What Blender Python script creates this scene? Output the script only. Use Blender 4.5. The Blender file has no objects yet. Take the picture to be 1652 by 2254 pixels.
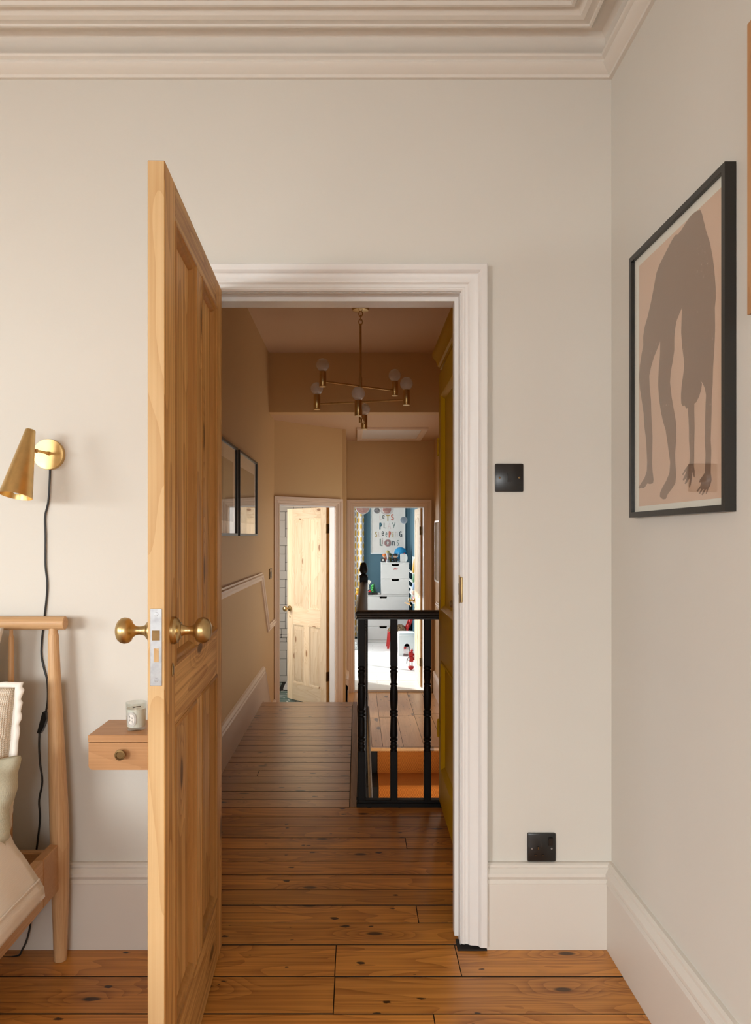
import bpy, bmesh, math, random
from mathutils import Vector, Matrix, noise

random.seed(7)
S = bpy.context.scene
COL = S.collection
F, CX, CY, CZ = 1595.0, 785.0, 1180.0, 1.25        # focal length and principal point in pixels, eye height in metres
R = math.radians


def at(px, py, y):
    return Vector(((px - CX) * y / F, y, CZ - (py - CY) * y / F))


# ------------------------------------------------------------------ camera, light, exposure
cam = bpy.data.objects.new('camera', bpy.data.cameras.new('camera'))
COL.objects.link(cam)
cam.location = (0, 0, CZ)
cam.rotation_euler = (R(90), 0, 0)
cam.data.sensor_fit = 'VERTICAL'
cam.data.sensor_height = 36.0
cam.data.lens = F / 2254 * 36
cam.data.shift_x = (826 - CX) / 2254
cam.data.shift_y = (CY - 1127) / 2254
cam.data.clip_start = 0.02
S.camera = cam
S.view_settings.view_transform = 'Standard'
S.view_settings.look = 'None'
S.view_settings.gamma = 1.0
S.view_settings.use_curve_mapping = False
S.view_settings.exposure = 0.22

W = bpy.data.worlds.new('sky')
S.world = W
W.use_nodes = True
W.node_tree.nodes['Background'].inputs[0].default_value = (0.86, 0.93, 1.0, 1)
W.node_tree.nodes['Background'].inputs[1].default_value = 1.6


def area(name, loc, target, sx, sy, power, col):
    l = bpy.data.lights.new(name, 'AREA')
    l.shape = 'RECTANGLE'
    l.size, l.size_y, l.energy, l.color = sx, sy, power, col
    o = bpy.data.objects.new(name, l)
    COL.objects.link(o)
    o.location = loc
    o.rotation_euler = (Vector(target) - Vector(loc)).to_track_quat('-Z', 'Y').to_euler()
    return o


DAY = (0.955, 0.985, 0.985)
area('bedroom_rear_window_light', (-2.65, -3.0, 1.85), (-1.6, 2.0, 0.9), 2.0, 1.4, 300, DAY)
area('bedroom_side_window_light', (-4.9, -0.9, 1.85), (0.3, 1.4, 0.9), 1.9, 1.4, 165, DAY)
area('bedroom_rear_fill_light', (-0.15, -3.0, 1.85), (0.1, 2.0, 0.8), 1.6, 1.4, 112, DAY)  # added fill from an unseen opening behind the camera
area('kids_side_window_light', (-1.15, 10.0, 0.95), (0.6, 9.9, 0.3), 2.6, 1.5, 38, (1.0, 0.985, 0.96))
area('kids_back_window_light', (-0.42, 11.95, 1.2), (0.2, 8.0, 0.5), 0.6, 1.0, 22, (1.0, 0.985, 0.96))
area('bathroom_window_light', (-2.0, 6.72, 1.15), (-0.7, 7.45, 0.6), 0.8, 1.2, 24, (1.0, 0.96, 0.90))
area('stairwell_fill_light', (1.0, 4.6, -0.45), (0.0, 4.9, -0.2), 1.1, 0.9, 11, (1.0, 0.92, 0.82))  # added unseen source, placed low to throw light up into the hall
sl = bpy.data.lights.new('sun', 'SUN')
sl.energy, sl.angle, sl.color = 4.0, R(0.6), (1.0, 0.97, 0.92)
area('landing_fill_light', (1.0, 6.4, 1.05), (-0.4, 6.0, 0.9), 0.9, 1.0, 3.0, (1.0, 0.86, 0.68))  # added unseen source that brightens the hall and landing
so = bpy.data.objects.new('sun', sl)
COL.objects.link(so)
so.rotation_euler = Vector((0.80, -0.60, -0.56)).to_track_quat('-Z', 'Y').to_euler()


# ------------------------------------------------------------------ node helpers and materials
class G:
    def __init__(s, name):
        s.m = bpy.data.materials.new(name)
        s.m.use_nodes = True
        s.t = s.m.node_tree
        s.b = s.t.nodes['Principled BSDF']

    def put(s, sock, v):
        if isinstance(v, bpy.types.NodeSocket):
            s.t.links.new(v, sock)
        elif v is not None:
            if sock.type == 'RGBA' and len(v) == 3:
                v = (*v, 1)
            sock.default_value = v

    def n(s, typ, ins=None, **kw):
        nd = s.t.nodes.new('ShaderNode' + typ)
        for k, v in kw.items():
            setattr(nd, k, v)
        for k, v in (ins or {}).items():
            s.put(nd.inputs[k], v)
        return nd

    def math(s, op, a, b=None, c=None):
        nd = s.t.nodes.new('ShaderNodeMath')
        nd.operation = op
        for i, v in enumerate((a, b, c)):
            if v is not None:
                s.put(nd.inputs[i], v)
        return nd.outputs[0]

    def mix(s, f, a, b, mode='MIX'):
        nd = s.t.nodes.new('ShaderNodeMix')
        nd.data_type, nd.blend_type = 'RGBA', mode
        s.put(nd.inputs[0], f)
        s.put(nd.inputs[6], a)
        s.put(nd.inputs[7], b)
        return nd.outputs[2]

    def step(s, v, lo, hi):
        nd = s.t.nodes.new('ShaderNodeMapRange')
        nd.interpolation_type = 'SMOOTHSTEP'
        s.put(nd.inputs[0], v)
        nd.inputs[1].default_value, nd.inputs[2].default_value = lo, hi
        return nd.outputs[0]

    def vec(s, sx=1, sy=1, sz=1, rnd=True):
        tc = s.n('TexCoord').outputs['Object']
        if rnd:
            oi = s.n('ObjectInfo').outputs['Random']
            off = s.n('CombineXYZ', {0: s.math('MULTIPLY', oi, 37.1), 1: s.math('MULTIPLY', oi, 91.7), 2: s.math('MULTIPLY', oi, 53.3)})
            tc = s.n('VectorMath', {0: tc, 1: off.outputs[0]}, operation='ADD').outputs[0]
        return s.n('VectorMath', {0: tc, 1: (sx, sy, sz)}, operation='MULTIPLY').outputs[0]

    def noise(s, v, scale, detail=3, rough=.5):
        return s.n('TexNoise', {'Vector': v, 'Scale': scale, 'Detail': detail, 'Roughness': rough}).outputs[0]

    def bump(s, h, strength, dist):
        s.put(s.b.inputs['Normal'], s.n('Bump', {'Height': h, 'Strength': strength, 'Distance': dist}).outputs[0])

    def fin(s, col=None, rough=.5, metal=0, spec=.5, coat=0, coat_rough=.1, **kw):
        for k, v in (('Base Color', col), ('Roughness', rough), ('Metallic', metal), ('Specular IOR Level', spec),
                     ('Coat Weight', coat), ('Coat Roughness', coat_rough)):
            s.put(s.b.inputs[k], v)
        for k, v in kw.items():
            s.put(s.b.inputs[k.replace('_', ' ')], v)
        return s.m


def srgb(r, g, b):
    f = lambda c: c / 255 / 12.92 if c / 255 <= .04045 else ((c / 255 + .055) / 1.055) ** 2.4
    return (f(r), f(g), f(b))


def paint(name, col, rough=.6, bump=.15, scale=60, spec=.4, mott=.04):
    g = G(name)
    v = g.vec()
    h = g.noise(v, scale, 4)
    big = g.noise(v, 1.3, 3)
    c = g.mix(big, tuple(x * (1 - mott) for x in col), tuple(x * (1 + mott) for x in col))
    g.bump(h, bump, .002)
    return g.fin(c, rough, spec=spec)


def wood(name, light, dark, axis='Z', rough=.45, ring=.5, streak=.5, knot=.6, knotcol=None, spec=.4, coat=0, kscale=5.0, dirt=0, vary=.25, bump=.15, warp=14, spots=0, fine=170, plane='Z', ksize=.10):
    """Grain that runs along one local axis, with growth-ring bands, fine streaks, knots."""
    g = G(name)
    i = 'XYZ'.index(axis)
    sc = lambda k: [k if j == i else 1.0 for j in range(3)]
    def flat(k):
        sp_ = g.n('SeparateXYZ', {0: g.vec(*sc(k))})
        return g.n('CombineXYZ', {0: sp_.outputs[0], 1: sp_.outputs['XYZ'.index(plane)]}).outputs[0]
    vo = g.n('TexVoronoi', {'Vector': flat(.38), 'Scale': kscale, 'Randomness': 1.0}, voronoi_dimensions='2D')
    dist, kc = vo.outputs['Distance'], g.n('SeparateColor', {0: vo.outputs['Color']}).outputs[0]
    gate = g.math('GREATER_THAN', kc, 1 - knot)
    kn = g.math('MULTIPLY', g.math('SUBTRACT', 1.0, g.step(dist, ksize * .5, ksize)), gate)
    halo = g.math('MULTIPLY', g.math('SUBTRACT', 1.0, g.step(dist, .0, .34)), gate)
    low = g.noise(g.vec(*sc(.16)), 5.5, 2)
    ph = g.math('ADD', g.math('MULTIPLY', low, warp), g.math('MULTIPLY', halo, 3.2))
    rg = g.math('FRACT', ph)
    rg = g.math('POWER', rg, 2.2)
    st = g.noise(g.vec(*sc(.012)), fine, 4, .65)
    st = g.step(st, .36, .66)
    f = g.math('ADD', g.math('MULTIPLY', rg, ring), g.math('MULTIPLY', st, streak))
    f = g.math('ADD', f, g.math('MULTIPLY', halo, .22))
    c = g.mix(g.math('MINIMUM', f, 1.0), light, dark)
    kcol = knotcol or tuple(x * .28 for x in dark)
    c = g.mix(g.math('MULTIPLY', kn, .85), c, kcol)
    if dirt:
        d = g.step(g.noise(g.vec(*sc(.5)), 4.0, 5, .65), .52, .78)
        c = g.mix(g.math('MULTIPLY', d, dirt), c, tuple(x * .35 for x in dark))
    if spots:
        v2 = g.n('TexVoronoi', {'Vector': flat(.5), 'Scale': 16.0}, voronoi_dimensions='2D')
        cc2 = g.n('SeparateColor', {0: v2.outputs['Color']})
        gt2 = g.math('GREATER_THAN', cc2.outputs[1], .60)
        rough_d = g.math('ADD', v2.outputs['Distance'], g.math('MULTIPLY', g.noise(g.vec(*sc(.6)), 90, 3), .22))
        sp = g.math('MULTIPLY', g.math('SUBTRACT', 1.0, g.step(g.math('SUBTRACT', rough_d, g.math('MULTIPLY', cc2.outputs[2], .13)), .07, .12)), gt2)
        c = g.mix(g.math('MULTIPLY', sp, spots), c, tuple(x * .10 for x in dark))
    rn = g.n('ObjectInfo').outputs['Random']
    c = g.n('HueSaturation', {'Hue': .5, 'Saturation': 1.0, 'Value': g.math('ADD', 1 - vary / 2, g.math('MULTIPLY', rn, vary)), 'Fac': 1.0, 'Color': c}).outputs[0]
    g.bump(g.math('SUBTRACT', 1.0, f), bump, .0015)
    return g.fin(c, rough, spec=spec, coat=coat, coat_rough=.25)


def metal(name, col, rough=.3, tarnish=.25, scale=30):
    g = G(name)
    nz = g.noise(g.vec(), scale, 4)
    c = g.mix(g.step(nz, .35, .75), col, tuple(x * (1 - tarnish) for x in col))
    return g.fin(c, g.math('ADD', rough - .06, g.math('MULTIPLY', nz, .14)), metal=1)


def plain(name, col, rough=.5, spec=.5, metal=0, coat=0, mott=.06, scale=12, bump=0):
    g = G(name)
    nz = g.noise(g.vec(), scale, 3)
    c = g.mix(nz, tuple(x * (1 - mott) for x in col), tuple(x * (1 + mott) for x in col))
    if bump:
        g.bump(g.noise(g.vec(), scale * 12, 3), bump, .002)
    return g.fin(c, rough, metal, spec, coat)


def cloth(name, col, sx, sz, strength=.6, alt=.82, rough=.9):
    g = G(name)
    v = g.vec(rnd=False)
    sp = g.n('SeparateXYZ', {0: v})
    wob = g.noise(v, 40, 2)
    a = g.math('SINE', g.math('ADD', g.math('MULTIPLY', sp.outputs[0], sx), g.math('MULTIPLY', wob, 4)))
    b = g.math('SINE', g.math('ADD', g.math('MULTIPLY', sp.outputs[2], sz), g.math('MULTIPLY', wob, 4)))
    h = g.math('MULTIPLY', g.math('ADD', a, 1), g.math('ADD', b, 1))
    c = g.mix(g.step(h, .1, 2.0), tuple(x * alt for x in col), col)
    g.bump(h, strength, .002)
    return g.fin(c, rough, spec=.2)


M = {}
WALLC = (0.675, 0.64, 0.575)
HALLC = (0.66, 0.425, 0.195)
M['hallwall'] = paint('hall_shade_tinted_paint', HALLC)  # wall paint with the hall's warm, dim light put into its colour
M['halltrim'] = paint('hall_trim_paint', (0.78, 0.59, 0.43), .4, .1, 40)
M['hallceil'] = paint('hall_ceiling_paint', (0.64, 0.42, 0.25), .7)
M['wall'] = paint('wall_paint', WALLC)
M['ceil'] = paint('ceiling_paint', (0.72, 0.67, 0.60), .7)
M['cornice'] = paint('cornice_paint', (0.73, 0.68, 0.61), .55, .25, 25)
M['skirt'] = paint('skirting_paint', (0.72, 0.67, 0.60), .42, .1, 40)
M['white'] = paint('white_gloss_paint', (0.80, 0.775, 0.745), .33, .2, 40)
M['blue'] = paint('blue_paint', (0.085, 0.175, 0.225), .65)
M['yellow'] = paint('yellow_gloss_paint', (0.64, 0.37, 0.008), .45, .2, 30, .12)
M['black'] = paint('black_gloss_paint', (0.009, 0.008, 0.007), .5, .3, 40, .22)
M['dark'] = plain('dark_void', (0.012, 0.008, 0.005), .9)
M['jointshade'] = plain('shade_dark_board_edge', (0.022, 0.011, 0.005), .85)  # board sides coloured dark to stand in for shade in the joints
M['hole'] = plain('dark_gap', (0.02, 0.014, 0.01), .9)
PINE_L, PINE_D = (0.72, 0.41, 0.145), (0.33, 0.130, 0.024)
for ax in 'XZ':
    M['pine' + ax] = wood('waxed_pine_' + ax, PINE_L, PINE_D, ax, .5, .38, .62, .42, kscale=5.5, spec=.22, fine=75, warp=9)
    M['pinemould' + ax] = wood('shaded_waxed_moulding_' + ax, (0.46, 0.215, 0.06), (0.20, 0.075, 0.014), ax, .5, .10, .22, .1, spec=.2, fine=75)  # waxed pine toned darker, recess shade put into the moulding colour
    M['bare' + ax] = wood('bare_pine_' + ax, (0.84, 0.68, 0.48), (0.64, 0.44, 0.23), ax, .55, .40, .35, .5, knotcol=(.25, .10, .03), kscale=6.5)
M['pineedge'] = wood('pine_edge', (0.56, 0.37, 0.185), (0.42, 0.235, 0.09), 'Z', .55, .45, .25, .3, kscale=4, spec=.25)
for ax in 'XY':
    M['floor' + ax] = wood('varnished_floorboard_' + ax, (0.70, 0.295, 0.060), (0.27, 0.080, 0.011), ax, .34, .42, .45, .75, kscale=5.0, spec=.32, coat=.14, dirt=.55, vary=.34, warp=14, spots=.95, knotcol=(.012, .005, .002), fine=110, plane='Y', ksize=.062)
M['hallfloor'] = wood('worn_hall_floorboard', (0.56, 0.26, 0.082), (0.26, 0.095, 0.022), 'X', .31, .34, .42, .6, kscale=5.0, spec=.5, coat=.45, dirt=.5, vary=.34, warp=12, spots=.9, knotcol=(.015, .007, .003), fine=110, plane='Y', ksize=.062)
M['landing'] = wood('pale_landing_board', (0.70, 0.40, 0.17), (0.50, 0.24, 0.08), 'Y', .36, .25, .35, .3, kscale=4, spec=.4, coat=.12, dirt=.3, vary=.2, warp=8, spots=.6, plane='Y')
for ax in 'XYZ':
    M['bedwood' + ax] = wood('bed_wood_' + ax, (0.64, 0.40, 0.205), (0.48, 0.26, 0.11), ax, .45, .25, .6, 0, vary=.08, warp=7, fine=260)
M['oakX'] = wood('oak_X', (0.52, 0.27, 0.115), (0.38, 0.175, 0.062), 'X', .42, .35, .45, 0, vary=.1, warp=9)
M['oakY'] = wood('oak_Y', (0.50, 0.26, 0.105), (0.36, 0.165, 0.058), 'Y', .42, .35, .45, 0, vary=.1, warp=9)
M['oakZ'] = wood('oak_Z', (0.50, 0.26, 0.105), (0.36, 0.165, 0.058), 'Z', .40, .35, .45, 0, vary=.1, warp=9)
M['brass'] = metal('aged_brass', (0.60, 0.43, 0.20), .33, .38, 18)
M['satinbrass'] = metal('satin_brass', (0.66, 0.45, 0.19), .34, .12, 40)
M['steel'] = metal('worn_steel', (0.38, 0.38, 0.385), .42, .22, 60)
M['bronze'] = metal('dark_bronze', (0.20, 0.12, 0.05), .4, .4)
M['plastic'] = plain('black_plastic', (0.014, 0.013, 0.012), .28)
M['blackframe'] = plain('black_frame_wood', (0.016, 0.014, 0.011), .38, bump=.1)
M['kidwhite'] = paint('white_floor_paint', (0.84, 0.82, 0.79), .32, .15, 30)
M['laminate'] = plain('white_laminate', (0.66, 0.65, 0.62), .4, mott=.02)
M['plasticwhite'] = plain('white_plastic', (0.80, 0.82, 0.80), .35, mott=.02)
M['red'] = plain('red_lacquer', (0.55, 0.018, 0.016), .35)
M['paper'] = plain('paper', (0.80, 0.75, 0.68), .8, mott=.02)
M['peach'] = plain('peach_ink', (0.70, 0.46, 0.335), .8, mott=.03)
M['umber'] = None
M['tile'] = plain('glazed_white_tile', (0.70, 0.67, 0.62), .18, mott=.02)
M['grout'] = plain('dark_grout', (0.06, 0.055, 0.06), .9)
M['linen'] = cloth('green_linen', (0.52, 0.50, 0.38), 2600, 2600, .15, .93)
M['weave'] = cloth('cream_weave', (0.80, 0.69, 0.55), 1400, 1050, .5, .80)
M['cotton'] = cloth('white_cotton', (0.82, 0.77, 0.70), 2400, 2400, .1, .97)
M['wax'] = plain('candle_wax', (0.80, 0.77, 0.70), .5, mott=.02)
for nm, c in dict(grey=(.09, .10, .10), teal=(.03, .12, .16), coral=(.62, .17, .11), mustard=(.45, .30, .06), pink=(.72, .52, .46), sage=(.20, .27, .24), mauve=(.35, .20, .19),
                  orange=(.62, .16, .03), green=(.05, .22, .05), lime=(.10, .55, .12), darkgreen=(.012, .08, .035), skyblue=(.02, .30, .62), paleblue=(.30, .42, .58),
                  gold=(.42, .32, .12), skin=(.62, .38, .24), ink=(.02, .02, .02), palepink=(.74, .60, .55), olive=(.12, .13, .03), yellowbook=(.62, .34, .02), slate=(.07, .09, .10),
                  ivory=(.78, .74, .68), bookgreen=(.10, .26, .12), bookpink=(.66, .30, .28)).items():
    M[nm] = plain('colour_' + nm, c, .5)


def _umber():
    g = G('umber_ink')
    nz = g.noise(g.vec(rnd=False), 130, 4, .7)
    pat = g.step(g.noise(g.vec(rnd=False), 9, 2), .46, .62)
    fl = g.math('MULTIPLY', g.step(nz, .60, .66), pat)
    return g.fin(g.mix(g.math('MULTIPLY', fl, .6), (0.265, 0.155, 0.105), (0.66, 0.43, 0.31)), .8)


M['umber'] = _umber()


def _glazing(name, tint, fac_lo, rough=.02):
    g = G(name)
    fc = g.n('LayerWeight', {'Blend': .5}).outputs['Facing']
    fr = g.math('ADD', .02, g.math('MULTIPLY', g.math('POWER', fc, 4.0), .7))
    tr = g.n('BsdfTransparent', {'Color': tint}).outputs[0]
    gl = g.n('BsdfGlossy', {'Color': (1, 1, 1), 'Roughness': rough}).outputs[0]
    mx = g.n('MixShader', {0: g.math('ADD', fr, fac_lo), 1: tr, 2: gl}).outputs[0]
    g.t.links.new(mx, g.t.nodes['Material Output'].inputs[0])
    return g.m


M['glazing'] = _glazing('picture_glass', (.97, .98, .97), 0.0)
M['glass'] = _glazing('candle_glass', (.93, .95, .94), .04)


def _bulb():
    g = G('frosted_bulb_glass')
    g.fin((.86, .80, .74), .15, spec=.6)
    tr = g.n('BsdfTransparent', {'Color': (.95, .93, .9)}).outputs[0]
    mx = g.n('MixShader', {0: .50, 1: tr, 2: g.b.outputs[0]}).outputs[0]
    g.t.links.new(mx, g.t.nodes['Material Output'].inputs[0])
    return g.m


M['bulb'] = _bulb()


def _carpet():
    g = G('orange_herringbone_carpet')
    sp = g.n('SeparateXYZ', {0: g.n('TexCoord').outputs['Object']})
    u = g.math('MULTIPLY', sp.outputs[0], 55)
    zz = g.math('ABSOLUTE', g.math('SUBTRACT', g.math('FRACT', u), .5))
    w = g.math('ADD', g.math('ADD', sp.outputs[2], sp.outputs[1]), g.math('MULTIPLY', zz, .018))
    l = g.math('SINE', g.math('MULTIPLY', w, 620))
    c = g.mix(g.step(l, -.5, .8), (0.26, 0.072, 0.011), (0.56, 0.185, 0.030))
    g.bump(l, .5, .003)
    return g.fin(c, .95, spec=.1)


M['carpet'] = _carpet()


def _bathfloor():
    g = G('teal_line_tile')
    v = g.vec(1, 1.9, 1)
    e = g.n('TexVoronoi', {'Vector': v, 'Scale': 7.0}, feature='DISTANCE_TO_EDGE').outputs[0]
    l = g.math('SUBTRACT', 1, g.step(e, .03, .06))
    return g.fin(g.mix(l, (.075, .17, .145), (.66, .70, .66)), .4)


M['bathfloor'] = _bathfloor()


def _curtain():
    g = G('ogee_curtain_fabric')
    sp = g.n('SeparateXYZ', {0: g.n('UVMap').outputs[0]})
    cu = g.math('COSINE', g.math('MULTIPLY', sp.outputs[0], 2 * math.pi))
    cv = g.math('COSINE', g.math('MULTIPLY', sp.outputs[1], 2 * math.pi))
    f = g.math('ADD', cu, cv)
    fa = g.math('ABSOLUTE', f)
    yel = g.step(f, 1.08, 1.2)
    yel2 = g.step(f, -1.08, -1.2)
    gr = g.math('SUBTRACT', 1, g.step(fa, .17, .28))
    c = g.mix(gr, (.80, .77, .70), (.36, .35, .38))
    c = g.mix(g.math('MAXIMUM', yel, yel2), c, (.70, .42, .07))
    return g.fin(c, .9, spec=.1)


M['curtain'] = _curtain()


def _planet(name, a, b, scale):
    g = G(name)
    return g.fin(g.mix(g.step(g.noise(g.vec(1, 1, 2.5), scale, 5, .65), .38, .62), a, b), .5)


M['planetpink'] = _planet('planet_pink', (.62, .30, .27), (.74, .46, .40), 22)
M['planetmoon'] = _planet('planet_cratered', (.06, .06, .07), (.55, .55, .55), 60)
M['planetblue'] = _planet('planet_pale_blue', (.36, .44, .54), (.44, .52, .62), 8)


def _fur():
    g = G('brown_fur')
    nz = g.noise(g.vec(1, 1, 1), 55, 5, .7)
    return g.fin(g.mix(g.step(nz, .35, .7), (.06, .035, .018), (.36, .25, .15)), .95, spec=.1)


M['fur'] = _fur()


def _art():
    g = G('misty_landscape_print')
    sp = g.n('SeparateXYZ', {0: g.n('TexCoord').outputs['Generated']})
    st = g.noise(g.vec(1, 30, 2), 3, 4)
    ground = g.step(g.math('ADD', sp.outputs[2], g.math('MULTIPLY', st, .5)), .62, .48)
    return g.fin(g.mix(ground, (.22, .19, .15), (.07, .06, .045)), .8)


M['art'] = _art()


# ------------------------------------------------------------------ mesh helpers
class MB:
    def __init__(s):
        s.bm = bmesh.new()
        s.mi = 0
        s.uv = None

    def _faces(s, fs):
        for f in fs:
            f.material_index = s.mi

    def box(s, x0, x1, y0, y1, z0, z1, bev=0, seg=1):
        v = [s.bm.verts.new(p) for p in ((x0, y0, z0), (x1, y0, z0), (x1, y1, z0), (x0, y1, z0), (x0, y0, z1), (x1, y0, z1), (x1, y1, z1), (x0, y1, z1))]
        fs = [s.bm.faces.new([v[i] for i in q]) for q in ((0, 3, 2, 1), (4, 5, 6, 7), (0, 1, 5, 4), (1, 2, 6, 5), (2, 3, 7, 6), (3, 0, 4, 7))]
        s._faces(fs)
        if bev:
            es = list({e for f in fs for e in f.edges})
            r = bmesh.ops.bevel(s.bm, geom=es, offset=bev, segments=seg, affect='EDGES', profile=.5)
            s._faces(r['faces'])
        return s

    def obox(s, c, ax, ay, az, hx, hy, hz):
        c, ax, ay, az = Vector(c), Vector(ax).normalized(), Vector(ay).normalized(), Vector(az).normalized()
        v = [s.bm.verts.new(c + ax * hx * i + ay * hy * j + az * hz * k) for k in (-1, 1) for i, j in ((-1, -1), (1, -1), (1, 1), (-1, 1))]
        s._faces([s.bm.faces.new([v[i] for i in q]) for q in ((0, 3, 2, 1), (4, 5, 6, 7), (0, 1, 5, 4), (1, 2, 6, 5), (2, 3, 7, 6), (3, 0, 4, 7))])
        return s

    def prism(s, pts, ext):
        ext = Vector(ext)
        a = [s.bm.verts.new(p) for p in pts]
        b = [s.bm.verts.new(Vector(p) + ext) for p in pts]
        n = len(a)
        caps = [s.bm.faces.new(a[::-1]), s.bm.faces.new(b)]
        fs = [s.bm.faces.new((a[i], a[(i + 1) % n], b[(i + 1) % n], b[i])) for i in range(n)]
        r = bmesh.ops.triangulate(s.bm, faces=caps)
        s._faces(fs + r['faces'])
        return s

    def lathe(s, prof, base=(0, 0, 0), axis=(0, 0, 1), n=24, flat=None):
        base, ax = Vector(base), Vector(axis).normalized()
        q = ax.to_track_quat('Z', 'Y')
        ex, ey = q @ Vector((1, 0, 0)), q @ Vector((0, 1, 0))
        rings = []
        for r, h in prof:
            if r < 1e-6:
                rings.append([s.bm.verts.new(base + ax * h)])
            else:
                rings.append([s.bm.verts.new(base + ax * h + (ex * math.cos(2 * math.pi * k / n) + ey * math.sin(2 * math.pi * k / n)) * r) for k in range(n)])
        fs = []
        for a, b in zip(rings, rings[1:]):
            for k in range(n):
                q4 = [a[k % len(a)], a[(k + 1) % n if len(a) > 1 else 0], b[(k + 1) % n if len(b) > 1 else 0], b[k % len(b)]]
                q4 = list(dict.fromkeys(q4))
                if len(q4) > 2:
                    fs.append(s.bm.faces.new(q4))
        for rg, rev in ((rings[0], True), (rings[-1], False)):
            if len(rg) > 2:
                fs.append(s.bm.faces.new(rg[::-1] if rev else rg))
        s._faces(fs)
        return s

    def cyl(s, p0, p1, r0, r1=None, n=16):
        p0, p1 = Vector(p0), Vector(p1)
        return s.lathe([(r0, 0), (r0 if r1 is None else r1, (p1 - p0).length)], p0, p1 - p0, n)

    def sphere(s, c, r, n=20, sc=(1, 1, 1)):
        m = Matrix.Translation(Vector(c)) @ Matrix.Diagonal((*sc, 1))
        rr = bmesh.ops.create_uvsphere(s.bm, u_segments=n, v_segments=max(6, n // 2), radius=r, matrix=m)
        s._faces({f for v in rr['verts'] for f in v.link_faces})
        return s

    def tube(s, pts, r, n=8, caps=True):
        pts = [Vector(p) for p in pts]
        rs = r if isinstance(r, (list, tuple)) else [r] * len(pts)
        t0 = (pts[1] - pts[0]).normalized()
        u = t0.orthogonal().normalized()
        rings = []
        for i, p in enumerate(pts):
            t = (pts[min(i + 1, len(pts) - 1)] - pts[max(i - 1, 0)]).normalized()
            u = (u - t * u.dot(t)).normalized()
            w = t.cross(u)
            rings.append([s.bm.verts.new(p + (u * math.cos(2 * math.pi * k / n) + w * math.sin(2 * math.pi * k / n)) * rs[i]) for k in range(n)])
        fs = [s.bm.faces.new((a[k], a[(k + 1) % n], b[(k + 1) % n], b[k])) for a, b in zip(rings, rings[1:]) for k in range(n)]
        if caps:
            fs += [s.bm.faces.new(rings[0][::-1]), s.bm.faces.new(rings[-1])]
        s._faces(fs)
        return s

    def ring(s, c, axis, R_, r, n=24, m=8):
        c, ax = Vector(c), Vector(axis).normalized()
        q = ax.to_track_quat('Z', 'Y')
        ex, ey = q @ Vector((1, 0, 0)), q @ Vector((0, 1, 0))
        rings = []
        for k in range(n):
            d = ex * math.cos(2 * math.pi * k / n) + ey * math.sin(2 * math.pi * k / n)
            rings.append([s.bm.verts.new(c + d * (R_ + r * math.cos(2 * math.pi * j / m)) + ax * r * math.sin(2 * math.pi * j / m)) for j in range(m)])
        s._faces([s.bm.faces.new((rings[k][j], rings[(k + 1) % n][j], rings[(k + 1) % n][(j + 1) % m], rings[k][(j + 1) % m])) for k in range(n) for j in range(m)])
        return s

    def sweep(s, path, baxis, prof, flip=1, closed=False):
        """Run a moulding profile (a = sideways, b = along baxis) along a mitred path."""
        path = [Vector(p) for p in path]
        b = Vector(baxis).normalized()
        n = len(path)
        dirs = [(path[(i + 1) % n] - path[i]).normalized() for i in range(n if closed else n - 1)]
        lat = [b.cross(d).normalized() * flip for d in dirs]
        rings = []
        for i in range(n):
            if closed:
                a1, a2 = lat[i - 1], lat[i]
            else:
                a1, a2 = lat[max(i - 1, 0)], lat[min(i, n - 2)]
            m = (a1 + a2) / (1 + a1.dot(a2))
            rings.append([s.bm.verts.new(path[i] + m * pa + b * pb) for pa, pb in prof])
        k = len(prof)
        fs = []
        for i in range(n if closed else n - 1):
            p, q = rings[i], rings[(i + 1) % n]
            fs += [s.bm.faces.new((p[j], p[(j + 1) % k], q[(j + 1) % k], q[j])) for j in range(k)]
        if not closed:
            caps = [s.bm.faces.new(rings[0][::-1]), s.bm.faces.new(rings[-1])]
            fs += bmesh.ops.triangulate(s.bm, faces=caps)['faces']
        s._faces(fs)
        return s

    def grid(s, fn, nu, nv, uvfn=None):
        vs = [[s.bm.verts.new(fn(i / nu, j / nv)) for j in range(nv + 1)] for i in range(nu + 1)]
        if uvfn and s.uv is None:
            s.uv = s.bm.loops.layers.uv.new('UVMap')
        for i in range(nu):
            for j in range(nv):
                f = s.bm.faces.new((vs[i][j], vs[i + 1][j], vs[i + 1][j + 1], vs[i][j + 1]))
                f.material_index = s.mi
                if uvfn:
                    for lp, (a, c) in zip(f.loops, ((i, j), (i + 1, j), (i + 1, j + 1), (i, j + 1))):
                        lp[s.uv].uv = uvfn(a / nu, c / nv)
        return s


A = {}


def obj(name, mb, mat, parent=None, smooth=True, centre=True, angle=38, **props):
    bm = mb.bm
    bmesh.ops.recalc_face_normals(bm, faces=bm.faces)
    xs = [v.co for v in bm.verts]
    c = Vector([(min(p[i] for p in xs) + max(p[i] for p in xs)) / 2 for i in range(3)]) if centre else Vector((0, 0, 0))
    bmesh.ops.translate(bm, verts=bm.verts, vec=-c)
    me = bpy.data.meshes.new(name)
    bm.to_mesh(me)
    bm.free()
    for m in (mat if isinstance(mat, (list, tuple)) else [mat]):
        me.materials.append(M[m] if isinstance(m, str) else m)
    if smooth:
        me.polygons.foreach_set('use_smooth', [True] * len(me.polygons))
        me.set_sharp_from_angle(angle=R(angle))
    o = bpy.data.objects.new(name, me)
    COL.objects.link(o)
    if parent:
        o.parent = parent
        o.location = c - A[parent.name]
    else:
        o.location = c
    A[o.name] = c
    for k, v in props.items():
        o[k] = v
    return o


def tag(o, label, cat, group=None):
    o['label'], o['category'], o['kind'] = label, cat, 'thing'
    if group:
        o['group'] = group
    return o


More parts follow.
